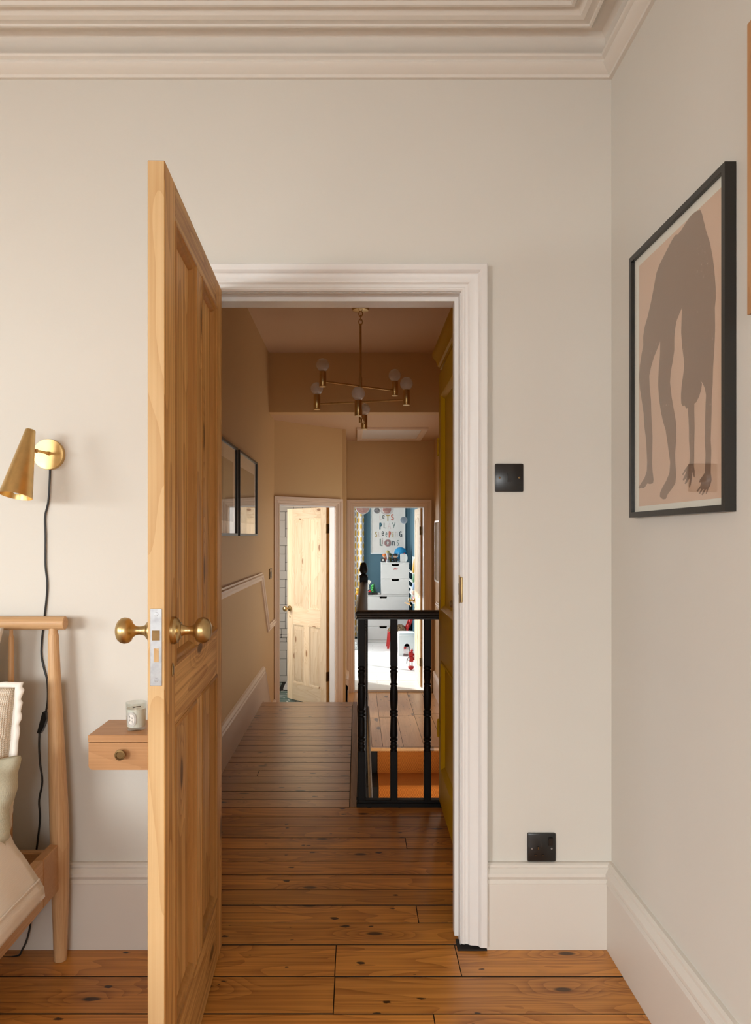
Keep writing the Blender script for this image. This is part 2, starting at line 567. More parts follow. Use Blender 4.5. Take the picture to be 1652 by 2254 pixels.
def thing(name, label, cat, loc=(0, 0, 0), group=None, rotz=0, local=False):
    o = bpy.data.objects.new(name, None)
    o.empty_display_size = .05
    COL.objects.link(o)
    o.location = loc
    o.rotation_euler = (0, 0, rotz)
    A[o.name] = Vector((0, 0, 0)) if local else Vector(loc)
    return tag(o, label, cat, group)


def struct(name, mb, mat, parent=None, **kw):
    o = obj(name, mb, mat, parent, **kw)
    if not parent:
        o['kind'] = 'structure'
    return o
# ------------------------------------------------------------------ the setting
WX, WY, WT = 0.776, 2.21, 0.14            # right wall, door wall, wall thickness
CEIL, LOW, DROP = 2.762, 2.27, -0.42      # ceilings and the lower landing
HL, HR = -0.725, 0.826                    # hall walls
OX0, OX1, OZ = -0.449, 0.3165, 1.993      # bedroom door opening

struct('wall_front', MB().box(-3.6, OX0, WY, WY + WT, 0, 3.0).box(OX1, 1.1, WY, WY + WT, 0, 3.0).box(OX0, OX1, WY, WY + WT, OZ, 3.0), 'wall')
struct('wall_right', MB().box(WX, WX + .12, -2.0, WY, 0, 3.0), 'wall')
w = MB()
for y0, y1, z0, z1 in ((-2.0, -1.4, 0, 3), (.2, WY + WT, 0, 3), (-1.4, .2, 0, .5), (-1.4, .2, 1.80, 3)):
    w.box(-3.72, -3.6, y0, y1, z0, z1)
struct('wall_left', w, 'wall')
w = MB()
for x0, x1, z0, z1 in ((-3.6, -3.4, 0, 3), (-1.7, -.75, 0, 3), (.45, WX + .12, 0, 3), (-3.4, -1.7, 0, .5), (-3.4, -1.7, 1.80, 3), (-.75, .45, 0, .5), (-.75, .45, 1.80, 3)):
    w.box(x0, x1, -2.0, -1.85, z0, z1)
struct('wall_rear', w, 'wall')
for i, (x0, x1) in enumerate(((-3.4, -1.7), (-.75, .45))):  # the second opening is added, out of view, for the fill light
    o = struct('window_%d' % (1 + 4 * i), MB().sweep([(x0, -1.9, .5), (x0, -1.9, 1.80), (x1, -1.9, 1.80), (x1, -1.9, .5)], (0, -1, 0), [(-.05, -.03), (-.05, .03), (0, .03), (0, -.03)], closed=True), 'white')
    obj('window_sash', MB().box(x0 + .05, x1 - .05, -1.92, -1.88, 1.25, 1.30).box((x0 + x1) / 2 - .015, (x0 + x1) / 2 + .015, -1.915, -1.885, .53, 1.77), 'white', o)
    obj('window_sill', MB().box(x0 - .05, x1 + .05, -1.87, -1.76, .475, .5, .006), 'white', o)
o = struct('window_2', MB().sweep([(-3.66, -1.4, .5), (-3.66, .2, .5), (-3.66, .2, 1.80), (-3.66, -1.4, 1.80)], (1, 0, 0), [(-.05, -.03), (-.05, .03), (0, .03), (0, -.03)], -1, closed=True), 'white')
obj('window_sash', MB().box(-3.68, -3.64, -1.35, .15, 1.25, 1.30), 'white', o)
obj('window_sill', MB().box(-3.62, -3.51, -1.45, .25, .475, .5, .006), 'white', o)
struct('ceiling', MB().box(-3.72, 1.1, -2.0, WY + .02, CEIL, CEIL + .2), 'ceil')

# plaster cornice
cp = [(0, 2.642), (.011, 2.642), (.012, 2.650), (.020, 2.654), (.030, 2.662), (.036, 2.668), (.038, 2.673), (.034, 2.676), (.034, 2.681), (.043, 2.686),
      (.046, 2.692), (.043, 2.699), (.036, 2.708), (.031, 2.720), (.029, 2.735), (.032, 2.748), (.045, 2.758), (.068, 2.760), (.084, 2.757), (.0855, 2.742), (.092, 2.735),
      (.098, 2.736), (.100, 2.742), (.108, 2.742), (.122, 2.738), (.134, 2.742), (.142, 2.752), (.150, 2.756), (.158, 2.752), (.163, 2.744), (.172, 2.744), (.176, 2.752),
      (.190, 2.756), (.205, 2.751), (.215, 2.746), (.232, 2.746), (.236, 2.754), (.262, 2.756), (.266, 2.7625), (.0, 2.7625)]
path = [(WX, -1.85, 0), (WX, WY, 0), (-3.6, WY, 0), (-3.6, -1.85, 0)]
struct('cornice', MB().sweep(path, (0, 0, 1), cp, 1), 'cornice', angle=25)

# skirtings
sp = [(0, 0), (.022, 0), (.022, .199), (.0255, .2015), (.023, .2055), (.019, .2105), (.023, .2155), (.0275, .2225), (.0265, .231), (.019, .2385), (.0145, .243), (.0175, .2475), (.0165, .2545), (.010, .2585), (0, .2585)]
struct('baseboard_right', MB().sweep([(WX, -1.85, 0), (WX, WY, 0), (.392, WY, 0)], (0, 0, 1), sp, 1), 'skirt', angle=25)
struct('baseboard_front', MB().sweep([(OX0 - .078, WY, 0), (-3.6, WY, 0)], (0, 0, 1), sp, 1), 'skirt', angle=25)

# door lining, stops and architrave of the bedroom door
J = MB()
J.box(OX0 - .01, OX0 + .002, WY - .0, WY + WT, 0, OZ).box(OX1 - .002, OX1 + .01, WY, WY + WT, 0, OZ).box(OX0 + .002, OX1 - .002, WY, WY + WT, OZ - .002, OZ + .01)
J.box(OX0 + .002, OX0 + .014, WY + .038, WY + .075, 0, OZ - .002).box(OX1 - .014, OX1 - .002, WY + .038, WY + .075, .01, OZ - .002).box(OX0 + .014, OX1 - .014, WY + .0385, WY + .10, OZ - .014, OZ - .002)
lin = struct('trim_1', J, 'white')
ap = [(0, 0), (0, .010), (.005, .014), (.010, .0145), (.0125, .0115), (.020, .0130), (.0245, .0185), (.030, .0205), (.044, .0215), (.050, .0245), (.0545, .0315), (.058, .034), (.074, .0345), (.0775, .031), (.0775, 0)]
struct('trim_2', MB().sweep([(OX0, WY, .004), (OX0, WY, OZ), (OX1, WY, OZ), (OX1, WY, .013)], (0, -1, 0), ap, 1), 'white', angle=25)
keep = obj('strike_plate', MB().box(OX1 - .0035, OX1 - .0015, WY - .002, WY + .024, 1.045, 1.130, .0005).box(OX1 - .003, OX1 + .004, WY - .016, WY - .001, 1.048, 1.126, .002), 'brass', lin, label='small brass strike plate let into the white door lining')
obj('strike_hole', MB().box(OX1 - .0038, OX1 - .0032, WY + .005, WY + .019, 1.07, 1.105), 'dark', keep)
struct('trim_3', MB().box(OX1 - .012, .392, WY - .026, WY + .03, -.004, .0045), 'hole')     # ragged gap in the boards under the architrave

# bedroom and hall floor: sub-floor with separate boards
fl = struct('floor', MB().box(-3.6, HR, -2.0, 3.345, -.07, -.024).box(HL, .04, 3.345, 5.455, -.07, -.024).box(HL, .04, 5.40, 5.452, -.21, -.03), 'dark')


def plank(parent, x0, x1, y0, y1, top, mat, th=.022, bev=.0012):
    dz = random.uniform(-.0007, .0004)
    o = obj('plank', MB().box(x0 + .0014, x1 - .0014, y0 + .0024, y1 - .0024, top - th, top + dz), [mat, 'jointshade'] if mat != 'kidwhite' else mat, parent)
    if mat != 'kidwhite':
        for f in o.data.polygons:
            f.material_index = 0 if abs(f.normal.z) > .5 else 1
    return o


ys = [1.896, 2.0565, 2.216, 2.341, 2.454, 2.563, 2.673, 2.785, 2.895, 3.003, 3.115, 3.226, 3.338]
y = 1.896
while y > -1.85:
    y -= .16
    ys.insert(0, y)
joints = {1.896: [-.062], 2.0565: [-.063, .298]}
for a, b in zip(ys, ys[1:]):
    if b <= 2.22:
        js = joints.get(round(a, 4), [random.choice([-1.9, -1.2, .2, .5, -.7])] if a < 1.8 else [])
        x0, x1 = -3.6, WX
        if a > 1.8:
            js = [-1.55] + js
    else:
        js, x0, x1 = [], (OX0 if b < 2.35 else HL), (OX1 if b < 2.35 else HR)
        if a in (2.341, 2.895):
            js = [.20]
    xs = [x0] + js + [x1]
    for q, r in zip(xs, xs[1:]):
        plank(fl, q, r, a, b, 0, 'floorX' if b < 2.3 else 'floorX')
ys = [3.338, 3.44, 3.55, 3.665, 3.77, 3.87, 4.0, 4.10, 4.215, 4.33, 4.43, 4.52, 4.67, 4.83, 4.997, 5.15, 5.32, 5.462]
for i, (a, b) in enumerate(zip(ys, ys[1:])):
    xs = [HL] + ([-.52] if i in (4,) else []) + [-.034]
    for q, r in zip(xs, xs[1:]):
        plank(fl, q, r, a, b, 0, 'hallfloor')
obj('border_board', MB().box(-.032, .004, 3.34, 5.462, -.022, .001, .002), wood('border_board', (0.36, 0.17, 0.065), (0.22, 0.085, 0.025), 'Y', .34, vary=0, dirt=.3), fl)

# steps from the hall floor down to the landing
st = struct('trim_4', MB().box(HL, .04, 5.455, 5.67, DROP, -.23), 'landing')
obj('tread', MB().box(HL, .045, 5.452, 5.685, -.232, -.21, .004), 'landing', st)

A1, A2 = Vector((-.74, 6.355, 0)), Vector((-.107, 6.95, 0))
AD = (A2 - A1).normalized()                 # along the angled wall
AN = Vector((AD.y, -AD.x, 0))               # its face normal, towards the landing
AL = (A2 - A1).length
# landing floor with boards running away from the camera
lf = struct('floor_landing', MB().box(HL, HR, 5.735, 6.35, DROP - .08, DROP - .024).box(A2.x, HR, 6.35, 7.76, DROP - .08, DROP - .024), 'dark')
obj('nosing', MB().box(.045, HR, 5.710, 5.745, DROP - .028, DROP + .001, .008, 2), 'landing', lf)
xs = [HL - .25, HL - .09, HL + .07, -.50, -.34, -.18, A2.x, -.03, .12, .205, .37, .535, .69, HR]
for a, b in zip(xs, xs[1:]):
    if a >= .03:
        for q, r in ((5.745, 6.62 + a * .3), (6.62 + a * .3, 7.75)):
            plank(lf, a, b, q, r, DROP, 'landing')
    elif b > HL - .01:
        a = max(a, HL - .01)
        la, lb = (min(6.375 + (x + .74) * (A2.y - A1.y) / (A2.x - A1.x), 7.75) if x < A2.x - .002 else 7.75 for x in (a, b))
        if b > A2.x > a:
            la = lb = 6.95
        obj('plank', MB().prism([(a + .0012, 5.70, DROP - .022), (b - .0012, 5.70, DROP - .022), (b - .0012, lb, DROP - .022), (a + .0012, la, DROP - .022)], (0, 0, .022)), 'landing', lf)

# hall walls and ceilings
struct('wall_hall_left', MB().box(HL - .12, HL, WY + WT, 6.36, -2.6, 3.0), 'hallwall')
struct('wall_hall_right', MB().box(HR, HR + .12, WY + WT, 3.95, -2.6, 3.0).box(HR, HR + .12, 5.25, 5.9, -2.6, 3.0).box(HR, HR + .12, 6.9, 7.87, -2.6, 3.0).box(HR, HR + .12, 5.9, 6.9, -2.6, .6).box(HR, HR + .12, 5.9, 6.9, 1.55, 3.0).box(HR, HR + .12, 3.95, 5.25, -2.6, -1.0).box(HR, HR + .12, 3.95, 5.25, .05, 3), 'hallwall')
o = struct('window_3', MB().sweep([(HR + .06, 3.95, -1.0), (HR + .06, 5.25, -1.0), (HR + .06, 5.25, .05), (HR + .06, 3.95, .05)], (1, 0, 0), [(-.04, -.03), (-.04, .03), (0, .03), (0, -.03)], -1, closed=True), 'white')  # added opening, out of view, for the stairwell fill light
struct('window_7', MB().sweep([(HR + .06, 5.9, .6), (HR + .06, 6.9, .6), (HR + .06, 6.9, 1.55), (HR + .06, 5.9, 1.55)], (1, 0, 0), [(-.04, -.03), (-.04, .03), (0, .03), (0, -.03)], -1, closed=True), 'white')  # added opening hidden by the cupboard, for the landing fill light
struct('ceiling_hall', MB().box(HL - .12, HR + .12, WY + WT, 6.05, CEIL, CEIL + .2), 'hallceil')
struct('wall_bulkhead', MB().box(HL - .05, HR + .05, 5.97, 6.09, LOW, CEIL + .02), 'hallwall')
struct('ceiling_landing', MB().box(HL - 1.6, HR + .12, 6.09, 7.87, LOW, LOW + .2), 'hallceil')
OB0, OB1, OBZ = .070, .733, 1.531           # bathroom opening along the angled wall
w = MB()
for s0, s1, z0, z1 in ((-.02, OB0, DROP - .1, 2.3), (OB1, AL, DROP - .1, 2.3), (OB0, OB1, OBZ, 2.3)):
    p = A1 + AD * s0
    q = A1 + AD * s1
    w.prism([p + Vector((0, 0, z0)), q + Vector((0, 0, z0)), q - AN * .07 + Vector((0, 0, z0)), p - AN * .07 + Vector((0, 0, z0))], (0, 0, z1 - z0))
w.box(A2.x - .12, A2.x, A2.y - .03, 7.76, DROP - .1, 2.3)
struct('wall_angled', w, 'hallwall')
KX0, KX1, KZ, KY = -.034, .724, 1.566, 7.75
struct('wall_landing_end', MB().box(-.35, KX0, KY, KY + .12, DROP - .1, 2.3).box(KX1, HR + .12, KY, KY + .12, DROP - .1, 2.3).box(KX0, KX1, KY, KY + .12, KZ, 2.3), 'hallwall')
ap2 = [(0, 0), (0, .012), (.010, .016), (.013, .013), (.024, .016), (.028, .022), (.040, .024), (.044, .021), (.056, .026), (.060, .034), (.084, .035), (.086, 0)]
b0, b1 = A1 + AD * OB0, A1 + AD * OB1
up = lambda p, z: Vector((p.x, p.y, z))
ap3 = [(max(-.02, a * .82), b) for a, b in ap2]
struct('trim_5', MB().sweep([up(b0, DROP), up(b0, OBZ), up(b1, OBZ), up(b1, DROP)], AN, ap3, 1), 'halltrim', angle=25)
struct('trim_6', MB().sweep([(KX0, KY, DROP), (KX0, KY, KZ), (KX1, KY, KZ), (KX1, KY, DROP)], (0, -1, 0), [(a * .84, b) for a, b in ap2], 1), 'halltrim', angle=25)
w = MB()
for a, b, z0, z1 in ((b0, b0 + AD * .007, DROP, OBZ), (b1 - AD * .007, b1, DROP, OBZ), (b0 + AD * .007, b1 - AD * .007, OBZ - .012, OBZ)):
    w.prism([up(a, z0), up(b, z0), up(b - AN * .072, z0), up(a - AN * .072, z0)], (0, 0, z1 - z0))
struct('trim_7', w, 'white')
struct('trim_8', MB().box(KX0, KX0 + .012, KY, KY + .122, DROP, KZ).box(KX1 - .012, KX1, KY, KY + .122, DROP, KZ).box(KX0 + .012, KX1 - .012, KY, KY + .122, KZ - .012, KZ).box(KX0 + .012, KX1 - .012, KY + .005, KY + .115, DROP - .01, DROP + .022, .003), 'white')
hatch = struct('trim_9', MB().sweep([(.0, 6.79, LOW), (.0, 7.58, LOW), (.67, 7.58, LOW), (.67, 6.79, LOW)], (0, 0, -1), [(-.055, 0), (-.055, .012), (-.045, .018), (-.03, .018), (-.022, .024), (-.005, .024), (0, .018), (0, 0)], -1, closed=True), 'halltrim')
obj('hatch_panel', MB().box(.05, .62, 6.84, 7.53, LOW - .008, LOW + .005), 'white', hatch)

# hall skirting and dado rail, both stepping down with the floor
hs = [(0, 0), (0, .016), (.19, .018), (.20, .022), (.21, .017), (.225, .022), (.24, .012), (.245, 0)]
struct('baseboard_hall_left', MB().sweep([(HL, WY + WT, 0), (HL, 5.50, 0), (HL, 5.92, DROP), (HL, 6.34, DROP)], (1, 0, 0), hs, 1), 'halltrim', angle=25)
dr = [(-.03, 0), (-.03, .010), (-.022, .014), (-.012, .013), (-.006, .020), (.004, .024), (.012, .022), (.018, .014), (.028, .012), (.03, 0)]
struct('trim_10', MB().sweep([(HL, WY + WT, .945), (HL, 5.47, .945), (HL, 5.88, .50), (HL, 6.335, .50)], (1, 0, 0), dr, 1), 'halltrim', angle=25)
struct('baseboard_hall_right', MB().sweep([(HR, 7.70, DROP), (HR, 5.75, DROP)], (-1, 0, 0), hs, 1), 'halltrim', angle=25)
struct('trim_11', MB().sweep([(HR, 7.45, .55), (HR, 5.80, .55)], (-1, 0, 0), dr, 1), 'halltrim', angle=25)
struct('baseboard_return', MB().sweep([(A2.x, 7.74, DROP), (A2.x, A2.y - .0, DROP)], (1, 0, 0), hs, -1).box(A2.x, A2.x + .026, 6.95, 6.985, DROP, DROP + .29), 'halltrim', angle=25)

# stairwell and staircase
struct('wall_stairwell', MB().box(.02, .045, 3.34, 5.71, -2.6, -.03).box(.045, HR, 3.30, 3.344, -2.6, -.0235).box(.02, HR, 3.3, 5.75, -2.68, -2.6), 'hallwall')
stairs = thing('staircase', 'black painted staircase with orange runner descending behind the black banister', 'staircase', (.43, 5.7, DROP))
for k in range(9):
    zt, y1 = DROP - .2 * (k + 1), 5.722 - .31 * k
    m = MB().box(.047, HR - .002, y1 - .31, y1 + .03, zt - .22, zt, .006)
    if k == 0:
        m.box(.047, HR - .002, y1, y1 + .02, zt - .02, DROP - .03)
    obj('step', m, 'black', stairs)
pts, yy = [(5.716, DROP - .027)], 5.716
for k in range(9):
    zt = DROP - .2 * (k + 1) + .006
    pts += [(yy, zt + .012), (yy - .012, zt), (yy - .31 + .012, zt), (yy - .31, zt - .012)]
    yy -= .31
rn = MB()
rn.grid(lambda u, v: Vector((.163 + (HR - .05 - .163) * v, *pts[round(u * (len(pts) - 1))])), len(pts) - 1, 1)
obj('carpet_runner', rn, 'carpet', stairs, smooth=False, label='orange herringbone stair runner')
rail = MB().tube([(.084, 5.5, -.05), (.080, 4.7, -.16), (.078, 3.9, -.27), (.077, 3.40, -.34)], .011, 10)
obj('handrail', rail, wood('grey_rail', (.13, .095, .06), (.08, .05, .03), 'Y', .5, vary=0), stairs, label='slim bare wooden rail along the stair side')

# bathroom shell and tiles
struct('wall_bathroom_left', MB().box(-1.75, -1.65, 6.2, 6.38, DROP - .1, 2.3).box(-1.75, -1.65, 7.05, 8.5, DROP - .1, 2.3).box(-1.75, -1.65, 6.38, 7.05, DROP - .1, .45).box(-1.75, -1.65, 6.38, 7.05, 1.80, 2.3).box(-1.75, -.8, 6.2, 6.3, DROP - .1, 2.3), 'white')
struct('ceiling_bathroom', MB().box(-1.75, -.2, 7.87, 8.5, LOW, LOW + .2), 'white')
wb = struct('wall_bathroom', MB().box(-1.75, -.3, 8.30, 8.42, DROP - .1, 2.3), 'grout')
U = .0965


def herring(x0, x1, z0, z1, ox, oz):
    """1:2 herringbone: cell k = (col + row) mod 4 -> 0,1 a lying tile, 2,3 a standing one."""
    for r in range(-3, int((z1 - z0) / U) + 4):
        for c in range(-3, int((x1 - x0) / U) + 4):
            k = (c + r) % 4
            xa, zt = x0 + c * U + ox, z1 - r * U + oz
            if k == 0:
                bx = [xa, xa + 2 * U, zt - U, zt]
            elif k == 2:
                bx = [xa, xa + U, zt - 2 * U, zt]
            else:
                continue
            bx = [max(bx[0], x0), min(bx[1], x1), max(bx[2], z0), min(bx[3], z1)]
            if bx[1] - bx[0] > .015 and bx[3] - bx[2] > .015:
                obj('tile', MB().box(bx[0] + .0016, bx[1] - .0016, 8.290, 8.302, bx[2] + .0016, bx[3] - .0016, .002), 'tile', wb)


herring(-1.25, -.35, .19, 1.70, .045, .02)
herring(-1.25, -.35, -.42, .085, .06, .05)
for k in range(5):
    obj('tile', MB().box(-1.25 + k * .193 + .0016, -1.25 + (k + 1) * .193 - .0016 if k < 4 else -.35, 8.288, 8.302, .1255, .1885, .002), 'tile', wb)
    obj('dado_tile', MB().box(-1.25 + k * .193 + .0016, -1.25 + (k + 1) * .193 - .0016 if k < 4 else -.35, 8.278, 8.302, .087, .124, .008, 2), 'tile', wb)
fb = struct('floor_bathroom', MB().prism([(-1.65, 6.30, DROP - .06), (-.86, 6.30, DROP - .06), (-.215, 6.95, DROP - .06), (-.215, 8.30, DROP - .06), (-1.65, 8.30, DROP - .06)], (0, 0, .03)), 'grout')
for i in range(5):
    for j in range(6):
        x0, y0 = -1.22 + i * .2, 7.10 + j * .2
        obj('floor_tile', MB().box(x0 + .001, x0 + .199, y0 + .001, min(y0 + .199, 8.29), DROP - .03, DROP - .006, .001), 'bathfloor', fb)

# kids' room shell
KB = 11.72
struct('wall_kids_back', MB().box(-1.0, -.70, KB, KB + .12, DROP - .1, 2.4).box(-.12, HR + .2, KB, KB + .12, DROP - .1, 2.4).box(-.70, -.12, KB, KB + .12, DROP - .1, .60).box(-.70, -.12, KB, KB + .12, 1.80, 2.4), 'blue')
o = struct('window_4', MB().sweep([(-.70, KB + .06, .60), (-.70, KB + .06, 1.80), (-.12, KB + .06, 1.80), (-.12, KB + .06, .60)], (0, -1, 0), [(-.05, -.03), (-.05, .03), (0, .03), (0, -.03)], closed=True), 'white')
struct('wall_kids_right', MB().box(.862, .98, KY + .12, KB, DROP - .1, 2.4), 'blue')
struct('wall_kids_left', MB().box(-.92, -.80, 8.42, 8.62, DROP - .1, 2.4).box(-.92, -.80, 11.44, KB, DROP - .1, 2.4).box(-.92, -.80, 8.62, 11.44, DROP - .1, .0).box(-.92, -.80, 8.62, 11.44, 1.75, 2.4).box(-.92, -.30, 8.42, 8.5, DROP - .1, 2.4).box(-.42, -.30, KY + .12, 8.5, DROP - .1, 2.4), 'blue')
struct('window_6', MB().sweep([(-.86, 8.62, .0), (-.86, 11.44, .0), (-.86, 11.44, 1.75), (-.86, 8.62, 1.75)], (1, 0, 0), [(-.045, -.03), (-.045, .03), (0, .03), (0, -.03)], -1, closed=True).box(-.88, -.84, 10.01, 10.05, .04, 1.71), 'white')
struct('ceiling_kids', MB().box(-.95, .98, KY + .12, KB + .12, LOW + .1, LOW + .3), 'white')
kf = struct('floor_kids', MB().box(-.85, .90, KY + .10, KB, DROP - .08, DROP - .004), 'dark')
y = KY + .118
i = 0
while y < KB - .01:
    y1 = min(y + .13, KB)
    for q, r in ((-.80, .10 + .13 * (i % 3 - 1)), (.10 + .13 * (i % 3 - 1), .86)):
        plank(kf, q, r, y, y1, DROP + .02, 'kidwhite')
    y = y1
    i += 1
struct('baseboard_kids', MB().box(.842, .862, KY + .13, KB, DROP + .02, DROP + .16, .006).box(.83, .86, KB - .018, KB, DROP + .02, DROP + .16, .006), 'white')
# ------------------------------------------------------------------ panelled pine doors
def panel_door(name, label, cat, w, h, t, loc, rotz, mt, z_low, fielded=False, stile=.097, rails=(.19, .838, .97, .083), edge=None, knobs=True, group=None):
    """Four-panel door in its own space: hinge edge at x = 0, free edge at x = w, leaf from y = -t to 0."""
    d = thing(name, label, cat, loc, group, rotz, local=True)
    X, Z = M[mt + 'X'], M[mt + 'Z']
    zb, zm0, zm1, zt = rails[0], rails[1], rails[2], h - rails[3]
    mid0, mid1 = w / 2 - .042, w / 2 + .042
    bv = .0015
    for a, b in ((0, stile), (w - stile, w)):
        m = MB().box(a, b, -t, 0, 0, h, bv)
        o = obj('stile', m, [Z, edge] if edge else Z, d)
        if edge:
            for p in o.data.polygons:
                if abs(p.normal.x) > .9:
                    p.material_index = 1
    for a, b in ((0, zb), (zm0, zm1), (zt, h)):
        obj('rail', MB().box(stile, w - stile, -t, 0, a, b, bv), X, d)
    rc = .012 if fielded else .0155
    for a, b in ((zb, zm0), (zm1, zt)):
        obj('muntin', MB().box(mid0, mid1, -t, 0, a, b, bv), Z, d)
        for c, e in ((stile, mid0), (mid1, w - stile)):
            m = MB().box(c - .006, e + .006, -t + .012, -rc, a - .006, b + .006)
            if fielded:
                i, j = .012, .045
                p = [(c + i, a + i), (e - i, a + i), (e - i, b - i), (c + i, b - i)]
                q = [(c + j, a + j), (e - j, a + j), (e - j, b - j), (c + j, b - j)]
                bot = [m.bm.verts.new((x, -.0118, z)) for x, z in p]
                top = [m.bm.verts.new((x, -.003, z)) for x, z in q]
                mi = [m.bm.verts.new((x, -.006, z)) for x, z in q]
                for k in range(4):
                    m.bm.faces.new((bot[k], bot[(k + 1) % 4], mi[(k + 1) % 4], mi[k]))
                    m.bm.faces.new((mi[k], mi[(k + 1) % 4], top[(k + 1) % 4], top[k]))
                m.bm.faces.new(top)
            obj('panel', m, Z, d)
            pr = [(-.004, -rc), (-.004, .0012), (0, .0032), (.004, .0028), (.0065, -.0015), (.010, -.0030), (.0145, -.0085), (.018, -.0125), (.019, -rc)]
            if fielded:
                pr = [(0, -.012), (0, -.001), (.004, -.0015), (.007, -.0045), (.011, -.006), (.015, -.0095), (.018, -.012)]
            pt = [(c, 0, a), (e, 0, a), (e, 0, b), (c, 0, b)]
            obj('panel_moulding', MB().sweep(pt, (0, 1, 0), pr, -1, closed=True), Z if fielded else M['pinemouldZ'], d)
            pt = [(x, -t, z) for x, _, z in pt]
            obj('panel_moulding', MB().sweep(pt, (0, -1, 0), pr, 1, closed=True), Z if fielded else M['pinemouldZ'], d)
    return d


KNOB = [(.0, -.001), (.0285, -.001), (.0285, .006), (.026, .009), (.0255, .012), (.018, .016), (.0165, .0185), (.0125, .020), (.0095, .026), (.0088, .034), (.0100, .041), (.0140, .046),
        (.0165, .0485), (.0225, .051), (.0262, .0565), (.0272, .0635), (.0255, .0705), (.0205, .0765), (.012, .0805), (.0, .0815)]


def add_knobs(d, w, t, z, back=.06):
    for y0, ay in ((0, 1), (-t, -1)):
        o = obj('door_knob', MB().lathe(KNOB, (w - back, y0, z), (0, ay, 0), 48), 'brass', d, label='aged brass mushroom knob')
        e = MB().lathe([(0, 0), (.008, 0), (.0085, .0015), (.006, .003), (0, .003)], (0, 0, 0), (0, ay, 0), 20)
        for v in e.bm.verts:
            v.co = Vector((v.co.x * 1.0 + w - back, v.co.y + y0, v.co.z * 1.75 + z - .082))
        k = obj('keyhole_cover', e, 'brass', d, label='small oval brass keyhole cover')
        kh = .0031 * ay
        obj('keyhole', MB().box(w - back - .0016, w - back + .0016, y0 + min(kh, kh * .9), y0 + max(kh, kh * .9), z - .092, z - .074), 'dark', k)


DW = .760
door = panel_door('pine_door', 'tall open waxed pine door with brass knobs and steel lock plate', 'door', DW, 1.988, .034, (-.410, 2.198, .008), math.atan2(-.999, .038), 'pine', 0, edge=M['pineedge'])
add_knobs(door, DW, .034, 1.046, .068)
lp = obj('lock_plate', MB().box(DW - .001, DW + .0012, -.0285, -.0055, .945, 1.098, .0004), 'steel', door, label='worn steel lock plate on the door edge')
obj('latch_opening', MB().box(DW + .0009, DW + .0015, -.0245, -.0095, 1.035, 1.055), 'bronze', lp)
obj('bolt_opening', MB().box(DW + .0009, DW + .0015, -.0215, -.0115, .992, 1.019), 'pineedge', lp)
for z in (1.087, .956):
    o = obj('screw', MB().lathe([(0, 0), (.0042, 0), (.0038, .0008), (0, .001)], (DW + .001, -.0165, z), (1, 0, 0), 14).box(DW + .0019, DW + .0022, -.0195, -.0135, z - .0005, z + .0005), 'steel', lp)
for z in (.22, 1.02, 1.78):
    obj('hinge', MB().cyl((-.004, -.034, z - .045), (-.004, -.034, z + .045), .0055, n=12).box(-.003, .0, -.034, -.004, z - .045, z + .045), 'bronze', door)

# ------------------------------------------------------------------ switch, socket
sw = thing('light_switch', 'square black single rocker light switch beside the doorway', 'light switch', (.4634, WY, 1.425))
cx, cz = .4634, 1.4275
obj('plate', MB().box(cx - .0432, cx + .0432, WY - .008, WY + .002, cz - .0432, cz + .0432, .004, 2), 'plastic', sw)
obj('rocker', MB().prism([(cx - .0065, WY - .008, cz - .013), (cx - .0065, WY - .008, cz + .014), (cx - .0065, WY - .0145, cz + .014), (cx - .0065, WY - .010, cz - .013)], (.015, 0, 0)), 'plastic', sw)
for s in (-1, 1):
    o = obj('screw', MB().lathe([(0, 0), (.0032, 0), (.0028, .001), (0, .0013)], (cx + s * .030, WY - .008, cz), (0, -1, 0), 14), 'bronze', sw)
sk = thing('wall_socket', 'square black single power socket above the skirting board', 'socket', (.561, WY, .304))
cx, cz = .5615, .3035
obj('plate', MB().box(cx - .0432, cx + .0432, WY - .009, WY + .002, cz - .0432, cz + .0432, .004, 2), 'plastic', sk)
obj('rocker', MB().prism([(cx + .020, WY - .009, cz + .006), (cx + .020, WY - .009, cz + .031), (cx + .020, WY - .0135, cz + .031), (cx + .020, WY - .0105, cz + .006)], (.013, 0, 0)), 'plastic', sk)
for s in (-1, 1):
    obj('screw', MB().lathe([(0, 0), (.0032, 0), (.0028, .001), (0, .0013)], (cx + s * .030, WY - .009, cz - .003), (0, -1, 0), 14), 'steel', sk)
for x0, x1, z0, z1 in ((-.0125, -.0085, -.006, .004), (-.0225, -.0160, -.0245, -.0205), (-.0, .0065, -.0245, -.0205)):
    o = obj('pin_hole', MB().box(cx + x0 - .001, cx + x1 + .001, WY - .0098, WY - .0088, cz + z0 - .001, cz + z1 + .001, .0004), 'black', sk)
    obj('pin_shutter', MB().box(cx + x0, cx + x1, WY - .0100, WY - .0095, cz + z0, cz + z1 - .002), 'bronze', o)

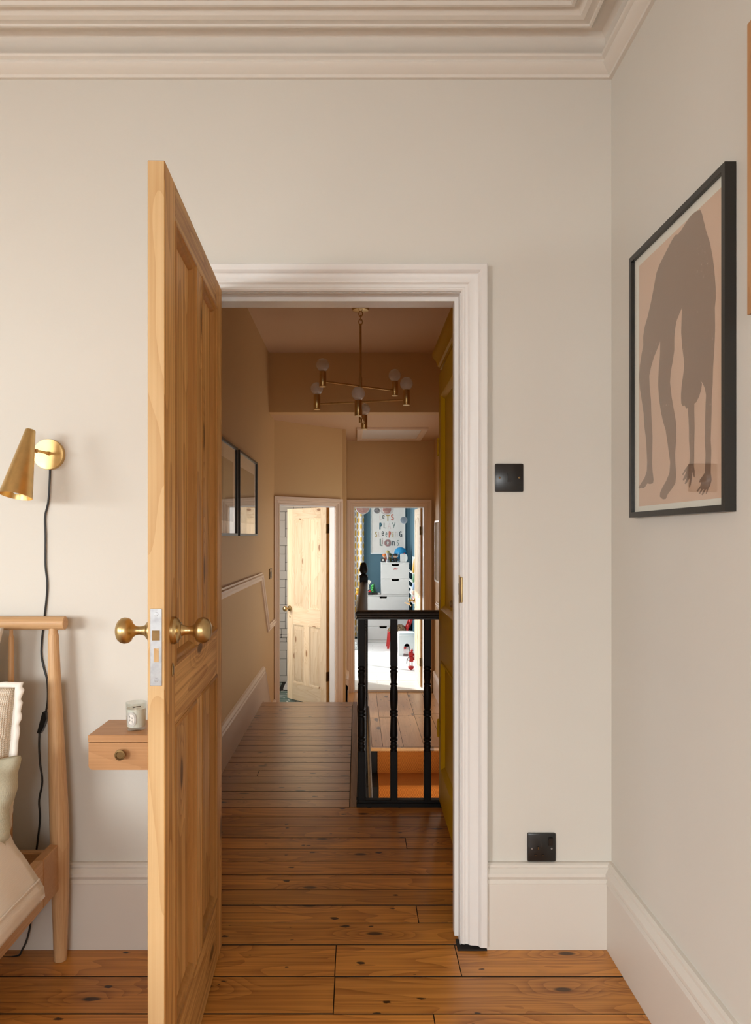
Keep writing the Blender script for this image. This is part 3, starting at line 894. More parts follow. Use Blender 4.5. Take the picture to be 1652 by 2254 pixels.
# ------------------------------------------------------------------ framed print on the right wall
FX = .752
pic = thing('framed_print', 'black framed print of a brown bending figure on the right wall', 'picture', (WX, 1.744, 1.301))
y0, y1, z0, z1 = 1.482, 2.003, 1.3005, 2.0165
bx = [(.0, 0), (.0, .0235), (.0145, .0235), (.0145, .017), (.0115, .0)]
obj('frame', MB().sweep([(WX - .0005, y0, z0), (WX - .0005, y0, z1), (WX - .0005, y1, z1), (WX - .0005, y1, z0)], (-1, 0, 0), bx, 1, closed=True), 'blackframe', pic, angle=20)
obj('mat_board', MB().box(WX - .014, WX - .004, y0 + .006, y1 - .006, z0 + .006, z1 - .006), 'paper', pic, label='off white paper border')
pr = obj('print', MB().box(WX - .0146, WX - .0138, 1.5095, 1.957, 1.3300, 1.9790), 'peach', pic, label='flat peach printed ground')
FIG = [(1.6069, 1.9731), (1.5987, 1.961), (1.5907, 1.9403), (1.5788, 1.9125), (1.5632, 1.8835), (1.5517, 1.8492), (1.5442, 1.8167), (1.5382, 1.7778), (1.5374, 1.7554), (1.5419, 1.7348), (1.5404, 1.6975), (1.5419, 1.6684), (1.5449, 1.6434), (1.5494, 1.6112), (1.551, 1.5745), (1.5532, 1.5601), (1.5555, 1.5457), (1.5555, 1.5159), (1.5578, 1.4865), (1.5594, 1.4569), (1.5571, 1.4343), (1.5586, 1.4046), (1.5594, 1.3861), (1.5555, 1.3709), (1.5609, 1.3601), (1.571, 1.3514), (1.5772, 1.3424), (1.5828, 1.3419), (1.5772, 1.3518), (1.5804, 1.352), (1.5907, 1.3432), (1.5971, 1.3397), (1.6012, 1.3419), (1.5891, 1.3526), (1.5947, 1.3529), (1.6069, 1.3441), (1.6151, 1.3438), (1.6028, 1.3534), (1.6069, 1.3556), (1.6192, 1.3487), (1.625, 1.351), (1.6069, 1.3614), (1.6028, 1.3688), (1.6126, 1.3695), (1.6093, 1.375), (1.5947, 1.3834), (1.5867, 1.3885), (1.5843, 1.4072), (1.5828, 1.4297), (1.5867, 1.4605), (1.5851, 1.4831), (1.5843, 1.5133), (1.5828, 1.5357), (1.5804, 1.558), (1.5867, 1.5744), (1.5963, 1.587), (1.6069, 1.5946), (1.5987, 1.5864), (1.6028, 1.5738), (1.6126, 1.5604), (1.6275, 1.5496), (1.6351, 1.5491), (1.6359, 1.5336), (1.6342, 1.4981), (1.6359, 1.4592), (1.6359, 1.428), (1.6376, 1.4086), (1.6334, 1.3964), (1.6334, 1.3828), (1.6376, 1.3831), (1.6444, 1.3955), (1.6478, 1.382), (1.653, 1.3666), (1.6599, 1.3599), (1.6625, 1.3653), (1.6573, 1.3827), (1.6634, 1.3792), (1.6775, 1.3703), (1.6838, 1.372), (1.6722, 1.3859), (1.6793, 1.3825), (1.6883, 1.3791), (1.6937, 1.3816), (1.6775, 1.3964), (1.6749, 1.4022), (1.6928, 1.3916), (1.6955, 1.3947), (1.6793, 1.4066), (1.6599, 1.4167), (1.6573, 1.4342), (1.6617, 1.4705), (1.6617, 1.4943), (1.6643, 1.5226), (1.6687, 1.5452), (1.6749, 1.5443), (1.6838, 1.5539), (1.6928, 1.5535), (1.701, 1.5611), (1.7028, 1.5818), (1.6991, 1.6014), (1.6919, 1.6242), (1.6865, 1.6431), (1.6883, 1.6637), (1.6955, 1.6898), (1.7019, 1.7281), (1.6991, 1.7639), (1.6964, 1.7846), (1.7065, 1.7784), (1.7251, 1.7635), (1.7326, 1.7492), (1.7383, 1.7259), (1.7383, 1.6968), (1.746, 1.6737), (1.7586, 1.6473), (1.7625, 1.6229), (1.7537, 1.5875), (1.7421, 1.5561), (1.7307, 1.5252), (1.7269, 1.5039), (1.7298, 1.4713), (1.7345, 1.447), (1.7326, 1.4219), (1.7279, 1.3966), (1.7326, 1.3763), (1.7537, 1.3632), (1.7734, 1.3539), (1.7854, 1.3418), (1.8037, 1.3414), (1.8213, 1.3488), (1.8203, 1.3588), (1.8037, 1.3729), (1.7834, 1.3864), (1.7655, 1.4041), (1.7615, 1.429), (1.7684, 1.4508), (1.7784, 1.486), (1.7884, 1.513), (1.8037, 1.5368), (1.8161, 1.5648), (1.8266, 1.5972), (1.8319, 1.6332), (1.8287, 1.6676), (1.8213, 1.7007), (1.8192, 1.738), (1.835, 1.726), (1.8566, 1.7094), (1.8764, 1.6874), (1.8876, 1.6675), (1.8853, 1.6354), (1.8764, 1.6022), (1.8753, 1.5706), (1.8697, 1.5339), (1.8664, 1.5066), (1.8675, 1.471), (1.8697, 1.44), (1.8653, 1.4128), (1.8598, 1.3945), (1.8642, 1.3859), (1.8842, 1.3851), (1.8989, 1.3884), (1.9184, 1.3784), (1.9301, 1.3769), (1.942, 1.38), (1.954, 1.3775), (1.96, 1.3812), (1.942, 1.3916), (1.9184, 1.4036), (1.9035, 1.4206), (1.9012, 1.4432), (1.9046, 1.4754), (1.9092, 1.5079), (1.9219, 1.5464), (1.9243, 1.5744), (1.936, 1.6087), (1.9504, 1.6487), (1.9564, 1.678), (1.9504, 1.7093), (1.9396, 1.7346), (1.9266, 1.759), (1.929, 1.7781), (1.9184, 1.8027), (1.8955, 1.8278), (1.873, 1.8613), (1.8566, 1.8914), (1.8436, 1.9178), (1.8245, 1.9327), (1.7935, 1.9468), (1.7586, 1.9627), (1.7345, 1.9704), (1.7204, 1.9657), (1.7019, 1.9682), (1.6793, 1.9748), (1.653, 1.9812), (1.6275, 1.9796)]
from mathutils.geometry import delaunay_2d_cdt
dv_, _, df_, *_ = delaunay_2d_cdt([Vector(p) for p in FIG], [], [list(range(len(FIG)))], 1, 1e-6)
fg = MB()
fv = [fg.bm.verts.new((WX - .0149, p.x, p.y)) for p in dv_]
for f in df_:
    fg.bm.faces.new([fv[i] for i in f])
o = obj('printed_figure', fg, 'umber', pr, smooth=False, label='dark brown bending figure printed on the sheet')
obj('glazing', MB().box(WX - .0185, WX - .0170, y0 + .010, y1 - .010, z0 + .010, z1 - .010), 'glazing', pic)
pic2 = thing('framed_print', 'slim pale wooden frame cut off at the picture edge on the right wall', 'picture', (WX, 1.19, 1.676))
y0, y1, z0, z1 = .975, 1.397, 1.676, 2.236
obj('frame', MB().sweep([(WX - .0005, y0, z0), (WX - .0005, y0, z1), (WX - .0005, y1, z1), (WX - .0005, y1, z0)], (-1, 0, 0), bx, 1, closed=True), 'oakZ', pic2, angle=20)
obj('mat_board', MB().box(WX - .014, WX - .004, y0 + .006, y1 - .006, z0 + .006, z1 - .006), 'paper', pic2)

# ------------------------------------------------------------------ brass wall lamp with its flex
lamp = thing('wall_lamp', 'brass cone wall lamp above the headboard with black flex', 'lamp', (-.935, WY, 1.498))
obj('back_plate', MB().lathe([(0, 0), (.0465, 0), (.0465, .0135), (.0455, .016), (.0, .0165)], (-.935, WY, 1.498), (0, -1, 0), 40), 'satinbrass', lamp)
arm = obj('arm', MB().tube([(-.933, 2.194, 1.5000), (-.931, 2.15, 1.4995), (-.928, 2.09, 1.497)], [.0042, .0036, .0036], 12), 'satinbrass', lamp)
obj('collar', MB().lathe([(.0042, 0), (.0062, .001), (.0062, .006), (.0042, .008)], (-.933, 2.194, 1.5000), (.02, -1, 0), 16), 'satinbrass', arm)
obj('knuckle', MB().sphere((-.9285, 2.10, 1.497), .0065, 14), 'satinbrass', arm)
T, B = Vector((-.9405, 2.090, 1.556)), Vector((-.9625, 2.046, 1.363))
ax = (B - T).normalized()
L = (B - T).length
shade = obj('lamp_shade', MB().lathe([(.0, 0), (.0125, .0), (.0140, .0015), (.0447, L), (.0437, L), (.0131, .004), (.0, .004)], T, ax, 48), 'satinbrass', lamp)
obj('bulb', MB().lathe([(0, -.07), (.010, -.068), (.011, -.04), (.017, -.022), (.0185, -.008), (.014, .005), (.006, .011), (0, .012)], B - ax * .018, ax, 20), 'plasticwhite', shade)
cabpx = [(110, 1033), (109, 1060), (106, 1105), (99, 1137), (100, 1180), (100, 1245), (104, 1290), (98, 1357), (93, 1400), (91, 1440), (97, 1472), (104, 1500), (105, 1540), (101, 1567)]
cp1 = [at(x, y, 2.2055) for x, y in cabpx]


def smooth_path(p, k=5):
    out = []
    for i in range(len(p) - 1):
        a, b, c, d = p[max(i - 1, 0)], p[i], p[i + 1], p[min(i + 2, len(p) - 1)]
        for j in range(k):
            t = j / k
            out.append(.5 * ((2 * b) + (c - a) * t + (2 * a - 5 * b + 4 * c - d) * t * t + (3 * b - a - 3 * c + d) * t ** 3))
    return out + [p[-1]]


obj('flex', MB().tube(smooth_path(cp1), .0030, 8), 'plastic', lamp, label='thin black flex hanging down the wall')
swp, swq = at(100, 1566, 2.203), at(88, 1612, 2.203)
ln = swq - swp
sd = Vector((-ln.z, 0, ln.x)).normalized()
swm = MB().prism([swp + sd * .006, swp - sd * .004, swq - sd * .004, swq + sd * .006, swq + sd * .011 - ln * .35, swp + sd * .0125 + ln * .30], (0, -.016, 0))
for v in swm.bm.verts:
    v.co.y += .003
swo = obj('flex_switch', swm, 'plastic', lamp, smooth=False)
cp2 = [at(x, y, 2.2055) for x, y in ((87, 1611), (86, 1640), (88, 1680), (93, 1720), (86, 1762), (88, 1800), (83, 1850))] + [at(77, 1895, 2.19), at(74, 1930, 2.172), at(70, 2000, 2.172), at(64, 2050, 2.172), at(50, 2088, 2.165), at(25, 2107, 2.155), Vector((-1.2, 2.15, .004))]
obj('flex', MB().tube(smooth_path(cp2), .0030, 8), 'plastic', lamp)

# ------------------------------------------------------------------ floating bedside table with candle
bt = thing('bedside_table', 'small floating oak bedside drawer fixed to the wall behind the door', 'bedside table', (-.61, WY, .595))
bx0, bx1, by0 = -.7555, -.478, 2.037
obj('top', MB().box(bx0, bx1, by0, WY, .6700, .690, .0012), 'oakX', bt)
o = obj('body', MB().box(bx0 + .004, bx1 - .004, by0 + .018, WY, .5935, .669, .004), 'oakX', bt)
df = MB()
r_ = .012
pts = [(bx0 + .0015, by0, .6685), (bx1 - .0015, by0, .6685)]
for k in range(6):
    a = -math.pi / 2 * k / 5
    pts.append((bx1 - .0015 - r_ + r_ * math.cos(a), by0, .5925 + r_ + r_ * math.sin(a)))
for k in range(6):
    a = -math.pi / 2 - math.pi / 2 * k / 5
    pts.append((bx0 + .0015 + r_ + r_ * math.cos(a), by0, .5925 + r_ + r_ * math.sin(a)))
dr_ = obj('drawer', df.prism(pts, (0, .018, 0)), 'oakX', bt, angle=30)
kc = Vector((-.6595, by0, .640))
obj('knob', MB().lathe([(.004, 0), (.0042, .014), (.0044, .016), (.0142, .016), (.0150, .018), (.0146, .021), (.0105, .0215), (.0098, .0195), (0, .0195)], kc, (0, -1, 0), 28), 'bronze', dr_, label='round bronze knob with a dished centre')
cd = thing('candle', 'clear glass candle with white oval label on the floating drawer', 'candle', (-.6415, 2.11, .690))
cx, cy, cz = -.6405, 2.105, .6902
gl = [(.0, .0), (.0255, .0), (.0270, .002), (.0300, .0775), (.0290, .0780), (.0262, .010), (.0, .0085)]
obj('glass', MB().lathe(gl, (cx, cy, cz), (0, 0, 1), 36), 'glass', cd)
obj('wax', MB().lathe([(0, .0095), (.0255, .0095), (.0280, .0605), (0, .0600)], (cx, cy, cz), (0, 0, 1), 32), 'wax', cd)
obj('wick', MB().tube([(cx - .010, cy, cz + .0608), (cx + .002, cy, cz + .0645), (cx + .013, cy, cz + .0655)], .0012, 6), 'dark', cd)


def on_glass(u, v):      # a label point wrapped on the glass, u across and v up
    r = .0272 + (v + .034) / .078 * .003 + .0004
    th = -math.pi / 2 - .22 + u / r
    return Vector((cx + r * math.cos(th), cy + r * math.sin(th), cz + .034 + v))


def oval(a, b, off=0, n=40):
    return [((a) * math.copysign(abs(math.cos(t)) ** .8, math.cos(t)), b * math.copysign(abs(math.sin(t)) ** .8, math.sin(t))) for t in [2 * math.pi * k / n for k in range(n)]]


lab = MB()
o1 = oval(.0152, .0205)
ce = lab.bm.verts.new(on_glass(0, 0))
rings = []
for f in (.35, .7, 1.0):
    rings.append([lab.bm.verts.new(on_glass(x * f, z * f)) for x, z in o1])
for k in range(40):
    lab.bm.faces.new((ce, rings[0][k], rings[0][(k + 1) % 40]))
    for a, b in zip(rings, rings[1:]):
        lab.bm.faces.new((a[k], a[(k + 1) % 40], b[(k + 1) % 40], b[k]))
lo = obj('label', lab, 'ivory', cd, label='white oval label with black oval rings and letters')
ink = MB()


layer = [0]


def stroke(m, fn, pts, wd):
    """Flat pen stroke of width wd through 2-D points, laid on the surface fn(u, v)."""
    pts = [Vector(p) for p in pts]
    L_, R_2 = [], []
    layer[0] = (layer[0] + 1) % 6
    up_k = Vector((0, -.06 * wd * layer[0], 0))
    up_i = Vector((0, -.005 * wd, 0))
    for i, p in enumerate(pts):
        t = (pts[min(i + 1, len(pts) - 1)] - pts[max(i - 1, 0)])
        t = t.normalized() if t.length > 1e-9 else Vector((1, 0))
        nn = Vector((-t.y, t.x)) * wd / 2
        e = Vector((0, 0))
        if i == 0:
            e = -t * wd * .35
        elif i == len(pts) - 1:
            e = t * wd * .35
        L_.append(m.bm.verts.new(fn(*(p + nn + e)) + up_k + up_i * i))
        R_2.append(m.bm.verts.new(fn(*(p - nn + e)) + up_k + up_i * i))
    for i in range(len(pts) - 1):
        f = m.bm.faces.new((L_[i], R_2[i], R_2[i + 1], L_[i + 1]))
        f.material_index = m.mi


def arc(cx_, cy_, rx, ry, a0, a1, n=12):
    return [(cx_ + rx * math.cos(R(a0 + (a1 - a0) * k / n)), cy_ + ry * math.sin(R(a0 + (a1 - a0) * k / n))) for k in range(n + 1)]


# letter shapes in a unit box
GLYPH = {
    'L': [[(.1, 1), (.1, 0), (.9, 0)]],
    'e': [[(.1, .5), (.9, .52)] + arc(.5, .5, .4, .48, 5, 320, 16)],
    'T': [[(0, .97), (1, .97)], [(.5, .97), (.5, 0)]],
    'S': [arc(.52, .74, .36, .25, 35, 270, 10) + arc(.48, .25, .38, .25, 90, -145, 10)[1:]],
    'P': [[(.12, 0), (.12, 1)] + arc(.12, .72, .72, .28, 90, -90, 10)],
    'A': [[(0, 0), (.5, 1), (1, 0)], [(.2, .35), (.8, .35)]],
    'Y': [[(0, 1), (.5, .5)], [(1, 1), (.35, 0)]],
    'i': [[(.5, 0), (.5, .68)], [(.35, .95), (.65, .85)]],
    'n': [[(.1, 0), (.1, 1)], arc(.5, .55, .4, .4, 170, 0, 8) + [(.9, 0)]],
    'G': [arc(.52, .52, .44, .46, 50, 300, 14) + [(.88, .42), (.55, .42)], [(.9, .45), (.92, 0)]],
    'B': [[(.12, 0), (.12, 1)], [(.12, 1)] + arc(.3, .76, .42, .24, 90, -90, 8) + [(.12, .52)], [(.12, .52)] + arc(.35, .26, .5, .26, 90, -90, 8) + [(.12, 0)]],
    'E': [[(.85, 1), (.12, 1), (.12, 0), (.9, 0)], [(.12, .52), (.7, .52)]],
    'I': [[(.5, 0), (.5, 1)]],
}


def write(m, fn, ch, x, y, w, h, wd):
    for s in GLYPH[ch]:
        stroke(m, fn, [(x + px * w, y + py * h) for px, py in s], wd)


fnl = lambda u, v: on_glass(u, v) + Vector((0, -.0003, 0))
for a, b, wd in ((.0143, .0197, .0005), (.0128, .0182, .0003), (.0102, .0152, .0005)):
    o1 = oval(a, b)
    stroke(ink, fnl, o1 + [o1[0]], wd)
for k in range(46):
    t = 2 * math.pi * k / 46
    x, z = .0115 * math.copysign(abs(math.cos(t)) ** .8, math.cos(t)), .0167 * math.copysign(abs(math.sin(t)) ** .8, math.sin(t))
    stroke(ink, fnl, [(x - .0004, z - .0003), (x + .0004, z + .0004)], .0005)
for ch, x, y in (('B', -.0062, .0045), ('A', .0010, .0015), ('I', -.0072, -.0035), ('E', -.0046, -.0068), ('S', .0018, -.0098)):
    write(ink, fnl, ch, x, y, .0042, .0062, .0008)
obj('label_print', ink, 'ink', lo, smooth=False)

# ------------------------------------------------------------------ bed
bed = thing('bed', 'pale wooden bed with spindle headboard and round tapered posts beside the wall', 'bed', (-.95, 1.2, 0))
PY = 2.138
obj('top_rail', MB().lathe([(0, 0), (.0175, 0), (.0195, .002), (.0195, 1.648), (.0175, 1.65), (0, 1.65)], (-.8585, PY, .9935), (-1, 0, 0), 28), 'bedwoodX', bed)
for sgn, px in ((1, 0), (-1, -1.60)):
    pts, rs = [], []
    for z, x, r in ((.985, -.8955, .0125), (.965, -.8950, .0128), (.958, -.8950, .0150), (.85, -.8925, .0178), (.72, -.889, .0212), (.58, -.884, .0246), (.45, -.879, .0268), (.34, -.876, .0272), (.2, -.8745, .0245), (.08, -.874, .0208), (.001, -.874, .0185)):
        pts.append((x if sgn > 0 else -2.51 + (-.874 - x), PY, z))
        rs.append(r)
    obj('post', MB().tube(pts, rs, 28), 'bedwoodZ', bed)
for k in range(11):
    x = -1.020 - k * .133
    obj('spindle', MB().tube([(x + .001, PY, .985), (x + .001, PY, .958), (x + .001, PY, .952), (x, PY, .80), (x - .003, PY, .60), (x - .005, PY, .33)], [.0052, .0055, .0078, .0092, .0105, .009], 14), 'bedwoodZ', bed)
obj('head_rail', MB().box(-2.49, -.872, PY - .024, PY + .002, .217, .325, .003), 'bedwoodX', bed)
for x0, x1 in ((-.897, -.870), (-2.512, -2.485)):
    obj('side_rail', MB().box(x0, x1, .05, 2.012, .215, .350, .002), 'bedwoodY', bed)
    obj('rail_bracket', MB().box(x0, x1, 2.0125, PY + .004, .2148, .3505, .002), wood('bracket_wood', (0.55, 0.31, 0.14), (0.45, 0.225, 0.085), 'X', .42, .3, .3, 0, vary=.05), bed)
obj('foot_rail', MB().box(-2.49, -.89, .03, .056, .215, .350, .002), 'bedwoodX', bed)
for x in (-.884, -2.498):
    obj('leg', MB().tube([(x, .06, .215), (x, .06, .1), (x, .06, .001)], [.026, .023, .018], 18), 'bedwoodZ', bed)
mt = tag(obj('mattress', MB().box(-2.47, -.945, .08, 2.06, .245, .385, .04, 4), 'cotton'), 'white mattress lying in the wooden bed frame', 'mattress')


def pillow(name, c, ux, vz, w, h, t, mat, wr=.006, seed=0, parent=None, p=3.0, nu=44, nv=36, dog=.05, **kw):
    c, ux, vz = Vector(c), Vector(ux).normalized(), Vector(vz).normalized()
    nn = ux.cross(vz).normalized()
    m = MB()

    def fn(side):
        def f(a, b):
            u, v = a * 2 - 1, b * 2 - 1
            pinch = lambda q: 1 - dog * (1 - q * q)
            x, z = u * w / 2 * pinch(v), v * h / 2 * pinch(u)
            th = t / 2 * max(0.0, (1 - abs(u) ** p)) ** .5 * max(0.0, (1 - abs(v) ** p)) ** .5
            q = Vector((u * 3 + seed, v * 3, side * .3))
            wob = noise.noise(q) * wr * 1.6 + abs(noise.noise(q * 2.7)) * wr
            edge = (1 - abs(u) ** 8) * (1 - abs(v) ** 8)
            q0 = Vector((u * 3 + seed, v * 3, 0))
            off = Vector((noise.noise(q0 * 1.7 + Vector((9, 0, 0))), 0, noise.noise(q0 * 1.7 + Vector((0, 9, 0))))) * wr * .8
            return c + ux * (x + off.x) + vz * (z + off.z) + nn * (side * (th + wob * edge))
        return f
    m.grid(fn(1), nu, nv)
    m.grid(fn(-1), nu, nv)
    bmesh.ops.remove_doubles(m.bm, verts=m.bm.verts, dist=.0008)
    return obj(name, m, mat, parent, angle=180, **kw)


v1 = Vector((0, .085, .43))
cu = thing('cushion', 'cream woven cushion with a white flanged edge against the headboard', 'cushion', (-1.17, 1.95, .40))
pillow('cover', (-1.186, 1.972, .622), (1, 0, 0), v1, .475, .425, .10, 'weave', .003, 1, cu, p=4, dog=.0)
fl_ = MB()
vv, un = v1.normalized(), Vector((1, 0, 0))
per = []
NP = 160
for k in range(NP):
    t = 4 * k / NP
    s, f = int(t), t - int(t)
    per.append([(-1 + 2 * f, -1), (1, -1 + 2 * f), (1 - 2 * f, 1), (-1, 1 - 2 * f)][s])
ri = []
for k, (u, v) in enumerate(per):
    g_ = noise.noise(Vector((u * 13, v * 13, 3)))
    cc = Vector((-1.186, 1.972, .622))
    for j, (e, dn) in enumerate(((.0, .0), (.55, .004), (1.0, .0), (1.0, -.003), (.0, -.004))):
        x = u * (.2365 + e * .023 + (g_ * .013 if e > .5 else 0))
        z = v * (.2105 + e * .016 + (g_ * .004 if e > .5 else 0))
        ri.append(fl_.bm.verts.new(cc + un * x + vv * z + un.cross(vv) * (dn + g_ * .006 * e)))
for k in range(NP):
    for j in range(5):
        a, b = k * 5, ((k + 1) % NP) * 5
        fl_.bm.faces.new((ri[a + j], ri[a + (j + 1) % 5], ri[b + (j + 1) % 5], ri[b + j]))
obj('flange', fl_, 'cotton', cu, angle=180)
v2 = Vector((0, .10, .27))
pw = pillow('pillow', (-1.193, 1.862, .520), (1, 0, 0), v2, .61, .310, .12, 'linen', .016, 5, p=5, dog=.012)
tag(pw, 'crumpled sage green linen pillow standing below the cream cushion', 'pillow')
pw = pillow('pillow', (-1.338, 2.05, .84), (1, 0, 0), (0, .04, .4), .665, .30, .10, 'cotton', .006, 8, p=4)
tag(pw, 'plain white pillow propped up behind the cream cushion', 'pillow')

# folded duvet: a soft roll along the bed side
du = MB()


def duv(a, b):
    y = 1.885 - b * 1.75
    s = a
    prof = [(-.86, .352), (-.822, .300 + .012), (-.806, .318), (-.808, .345), (-.832, .385), (-.872, .440), (-.915, .500), (-.965, .548), (-1.05, .590), (-1.2, .615), (-1.5, .63), (-2.45, .60), (-2.50, .42)]
    k = s * (len(prof) - 1)
    i = min(int(k), len(prof) - 2)
    f = k - i
    x = prof[i][0] * (1 - f) + prof[i + 1][0] * f
    z = prof[i][1] * (1 - f) + prof[i + 1][1] * f
    q = Vector((x * 6, y * 5, z * 6))
    wv = noise.noise(q) * .010 + noise.noise(q * 2.6) * .005
    e = min(1, b / .04)
    endz = (1 - e) ** 2 * .10
    cx_ = -1.2
    zc = .42
    shrink = 1 - .22 * (1 - e) ** 2
    if x > -.93:
        shrink = 1
    return Vector((x + wv * .5, y + wv, zc + (z - zc) * shrink + wv * .8))


du.grid(duv, 48, 60)
dv = obj('duvet', du, 'cotton', None, angle=180)
dv.modifiers.new('thick', 'SOLIDIFY').thickness = .02
tag(dv, 'rumpled white duvet with piped seam overhanging the bed side', 'duvet')
sm = [duv(3.55 / 12, .004 + .97 * k / 60) + Vector((.004, 0, .001)) for k in range(61)]
obj('piping', MB().tube(sm, .0028, 6), 'cotton', dv)
# ------------------------------------------------------------------ hall: framed prints, switch
for k, (ya, yb, lab) in enumerate(((3.545, 4.262, 'black framed landscape print half hidden behind the open pine door'), (4.335, 5.105, 'black framed landscape print hung on the hall wall towards the steps'))):
    p = thing('framed_landscape', lab, 'picture', (HL, (ya + yb) / 2, 1.252), 'framed landscape prints on the hall wall')
    bx = [(0, 0), (0, .026), (.014, .026), (.014, .017), (.011, 0)]
    za, zb = 1.252, 1.768
    obj('frame', MB().sweep([(HL + .0005, ya, za), (HL + .0005, ya, zb), (HL + .0005, yb, zb), (HL + .0005, yb, za)], (1, 0, 0), bx, -1, closed=True), 'blackframe', p, angle=20)
    obj('mat_board', MB().box(HL + .004, HL + .014, ya + .006, yb - .006, za + .006, zb - .006), 'paper', p)
    obj('print', MB().box(HL + .0138, HL + .0146, ya + .09, yb - .09, za + .08, zb - .095), 'art', p)
    obj('glazing', MB().box(HL + .0170, HL + .0185, ya + .010, yb - .010, za + .010, zb - .010), 'glazing', p)
p = thing('framed_mirror', 'narrow white framed glazed picture on the hall wall past the yellow cupboard', 'picture', (HR, 7.2, .79))
bx = [(0, 0), (0, .030), (.018, .030), (.018, .020), (.014, 0)]
obj('frame', MB().sweep([(HR - .0005, 6.95, .79), (HR - .0005, 6.95, 1.405), (HR - .0005, 7.43, 1.405), (HR - .0005, 7.43, .79)], (-1, 0, 0), bx, 1, closed=True), 'white', p, angle=20)
obj('mat_board', MB().box(HR - .015, HR - .004, 6.958, 7.422, .798, 1.397), 'ivory', p)
obj('glazing', MB().box(HR - .021, HR - .0195, 6.962, 7.418, .802, 1.393), 'glazing', p)
s = thing('hall_switch', 'small dark brown switch plate on the hall wall beside the bathroom door frame', 'light switch', (HL, 6.06, 1.135))
obj('plate', MB().box(HL - .001, HL + .008, 5.985, 6.135, .892, .978, .003), 'bronze', s)
obj('rocker', MB().box(HL + .007, HL + .014, 6.03, 6.06, .905, .95, .002), 'plastic', s)

# ------------------------------------------------------------------ black banister round the stairwell
bal = thing('banister', 'black painted banister with turned balusters around the open stairwell', 'banister', (.2, 3.36, 0))
hr = [(-.0275, .866), (.0275, .866), (.0275, .871), (.0215, .875), (.0225, .882), (.0285, .887), (.0295, .894), (.0250, .901), (.0150, .9055), (0, .907), (-.0150, .9055), (-.0250, .901), (-.0295, .894), (-.0285, .887), (-.0225, .882), (-.0215, .875), (-.0275, .871)]
NX, NY = .052, 5.50
obj('handrail', MB().sweep([(.392, 3.362, 0), (.022, 3.362, 0), (NX, NY - .03, 0)], (0, 0, 1), hr, 1), wood('worn_black_rail', (.035, .026, .018), (.010, .008, .007), 'Y', .36, vary=0, knot=0), bal, angle=30)
obj('base_rail', MB().box(-.002, .392, 3.339, 3.388, -.018, .018, .002).box(.004, .392, 3.344, 3.382, .017, .030, .003), 'black', bal)
obj('side_rail', MB().prism([(-.002, 3.388, .0012), (.044, 3.388, .0012), (.076, NY - .03, .0012), (.03, NY - .03, .0012)], (0, 0, .028)), 'black', bal)
TURN = [(.0165, .650), (.0140, .6475), (.0175, .643), (.0185, .638), (.0175, .633), (.0135, .630), (.0180, .625), (.0185, .620), (.0160, .615), (.0165, .600), (.0150, .585), (.0135, .570), (.0170, .566), (.0175, .560), (.0140, .556), (.0165, .545), (.0185, .520), (.0185, .495), (.0175, .470), (.0160, .452), (.0140, .445), (.0185, .440), (.0190, .433), (.0170, .428), (.0185, .424), (.0190, .418), (.0150, .413), (.0160, .395), (.0170, .360), (.0180, .330), (.0180, .320), (.0145, .314), (.0185, .309), (.0185, .303), (.0140, .298), (.0165, .290), (.0150, .282), (.0180, .277), (.0170, .268), (.0150, .262), (.0165, .255)][::-1]


def baluster():
    m = MB().box(-.0165, .0165, -.0165, .0165, .018, .255, .002).box(-.0165, .0165, -.0165, .0165, .648, .870, .002)
    m.lathe(TURN, (0, 0, 0), (0, 0, 1), 20)
    return m


b0_ = obj('baluster', baluster(), 'black', bal)
cz_ = A[b0_.name].z
spots = [(.022, 3.362), (.1715, 3.362), (.327, 3.362)] + [(.022 + (NX - .022) * (y - 3.362) / (NY - 3.362), y) for y in [3.362 + .155 * k for k in range(1, 14)]]
for k, (x, y) in enumerate(spots):
    b = b0_ if k == 0 else b0_.copy()
    if k:
        COL.objects.link(b)
    b.parent = bal
    b.location = Vector((x, y, cz_)) - A[bal.name]
nw = obj('newel_post', MB().box(NX - .031, NX + .031, NY - .031, NY + .031, DROP + .0, .940, .003), 'black', bal)
obj('finial', MB().lathe([(.031, .938), (.033, .944), (.031, .952), (.020, .960), (.017, .966), (.024, .973), (.031, .984), (.0325, .996), (.030, 1.012), (.0255, 1.030), (.0205, 1.042), (.012, 1.049), (0, 1.051)], (NX, NY, 0), (0, 0, 1), 24), 'black', nw)

# ------------------------------------------------------------------ yellow cupboard
cup = thing('cupboard', 'tall mustard yellow panelled cupboard beside the hall doorway', 'cupboard', (.6, 2.9, 0))
YF, YA, YB = .393, 2.40, 3.352
obj('carcass', MB().box(YF, HR - .001, YA, YB, .001, 2.06, .002), 'yellow', cup)
obj('cornice', MB().sweep([(HR - .001, YB, 2.02), (YF, YB, 2.02), (YF, YA, 2.02)], (0, 0, 1), [(0, 0), (.008, 0), (.010, .012), (.018, .018), (.020, .030), (.026, .046), (.036, .060), (.040, .070), (.040, .086), (0, .086)], -1), 'yellow', cup, angle=25)
cdr = MB()
da, db, dz0, dz1 = 2.62, 3.300, .05, 1.985
pans = ((.215, .700), (.924, 1.874))
sa, sb = da + .11, db - .11
x0, x1 = YF - .020, YF - .001
cdr.box(x0, x1, da, sa, dz0, dz1, .002).box(x0, x1, sb, db, dz0, dz1, .002)
for a, b in ((dz0, pans[0][0]), (pans[0][1], pans[1][0]), (pans[1][1], dz1)):
    cdr.box(x0, x1, sa - .001, sb + .001, a, b, .001)
cdo = obj('cupboard_door', cdr, 'yellow', cup)
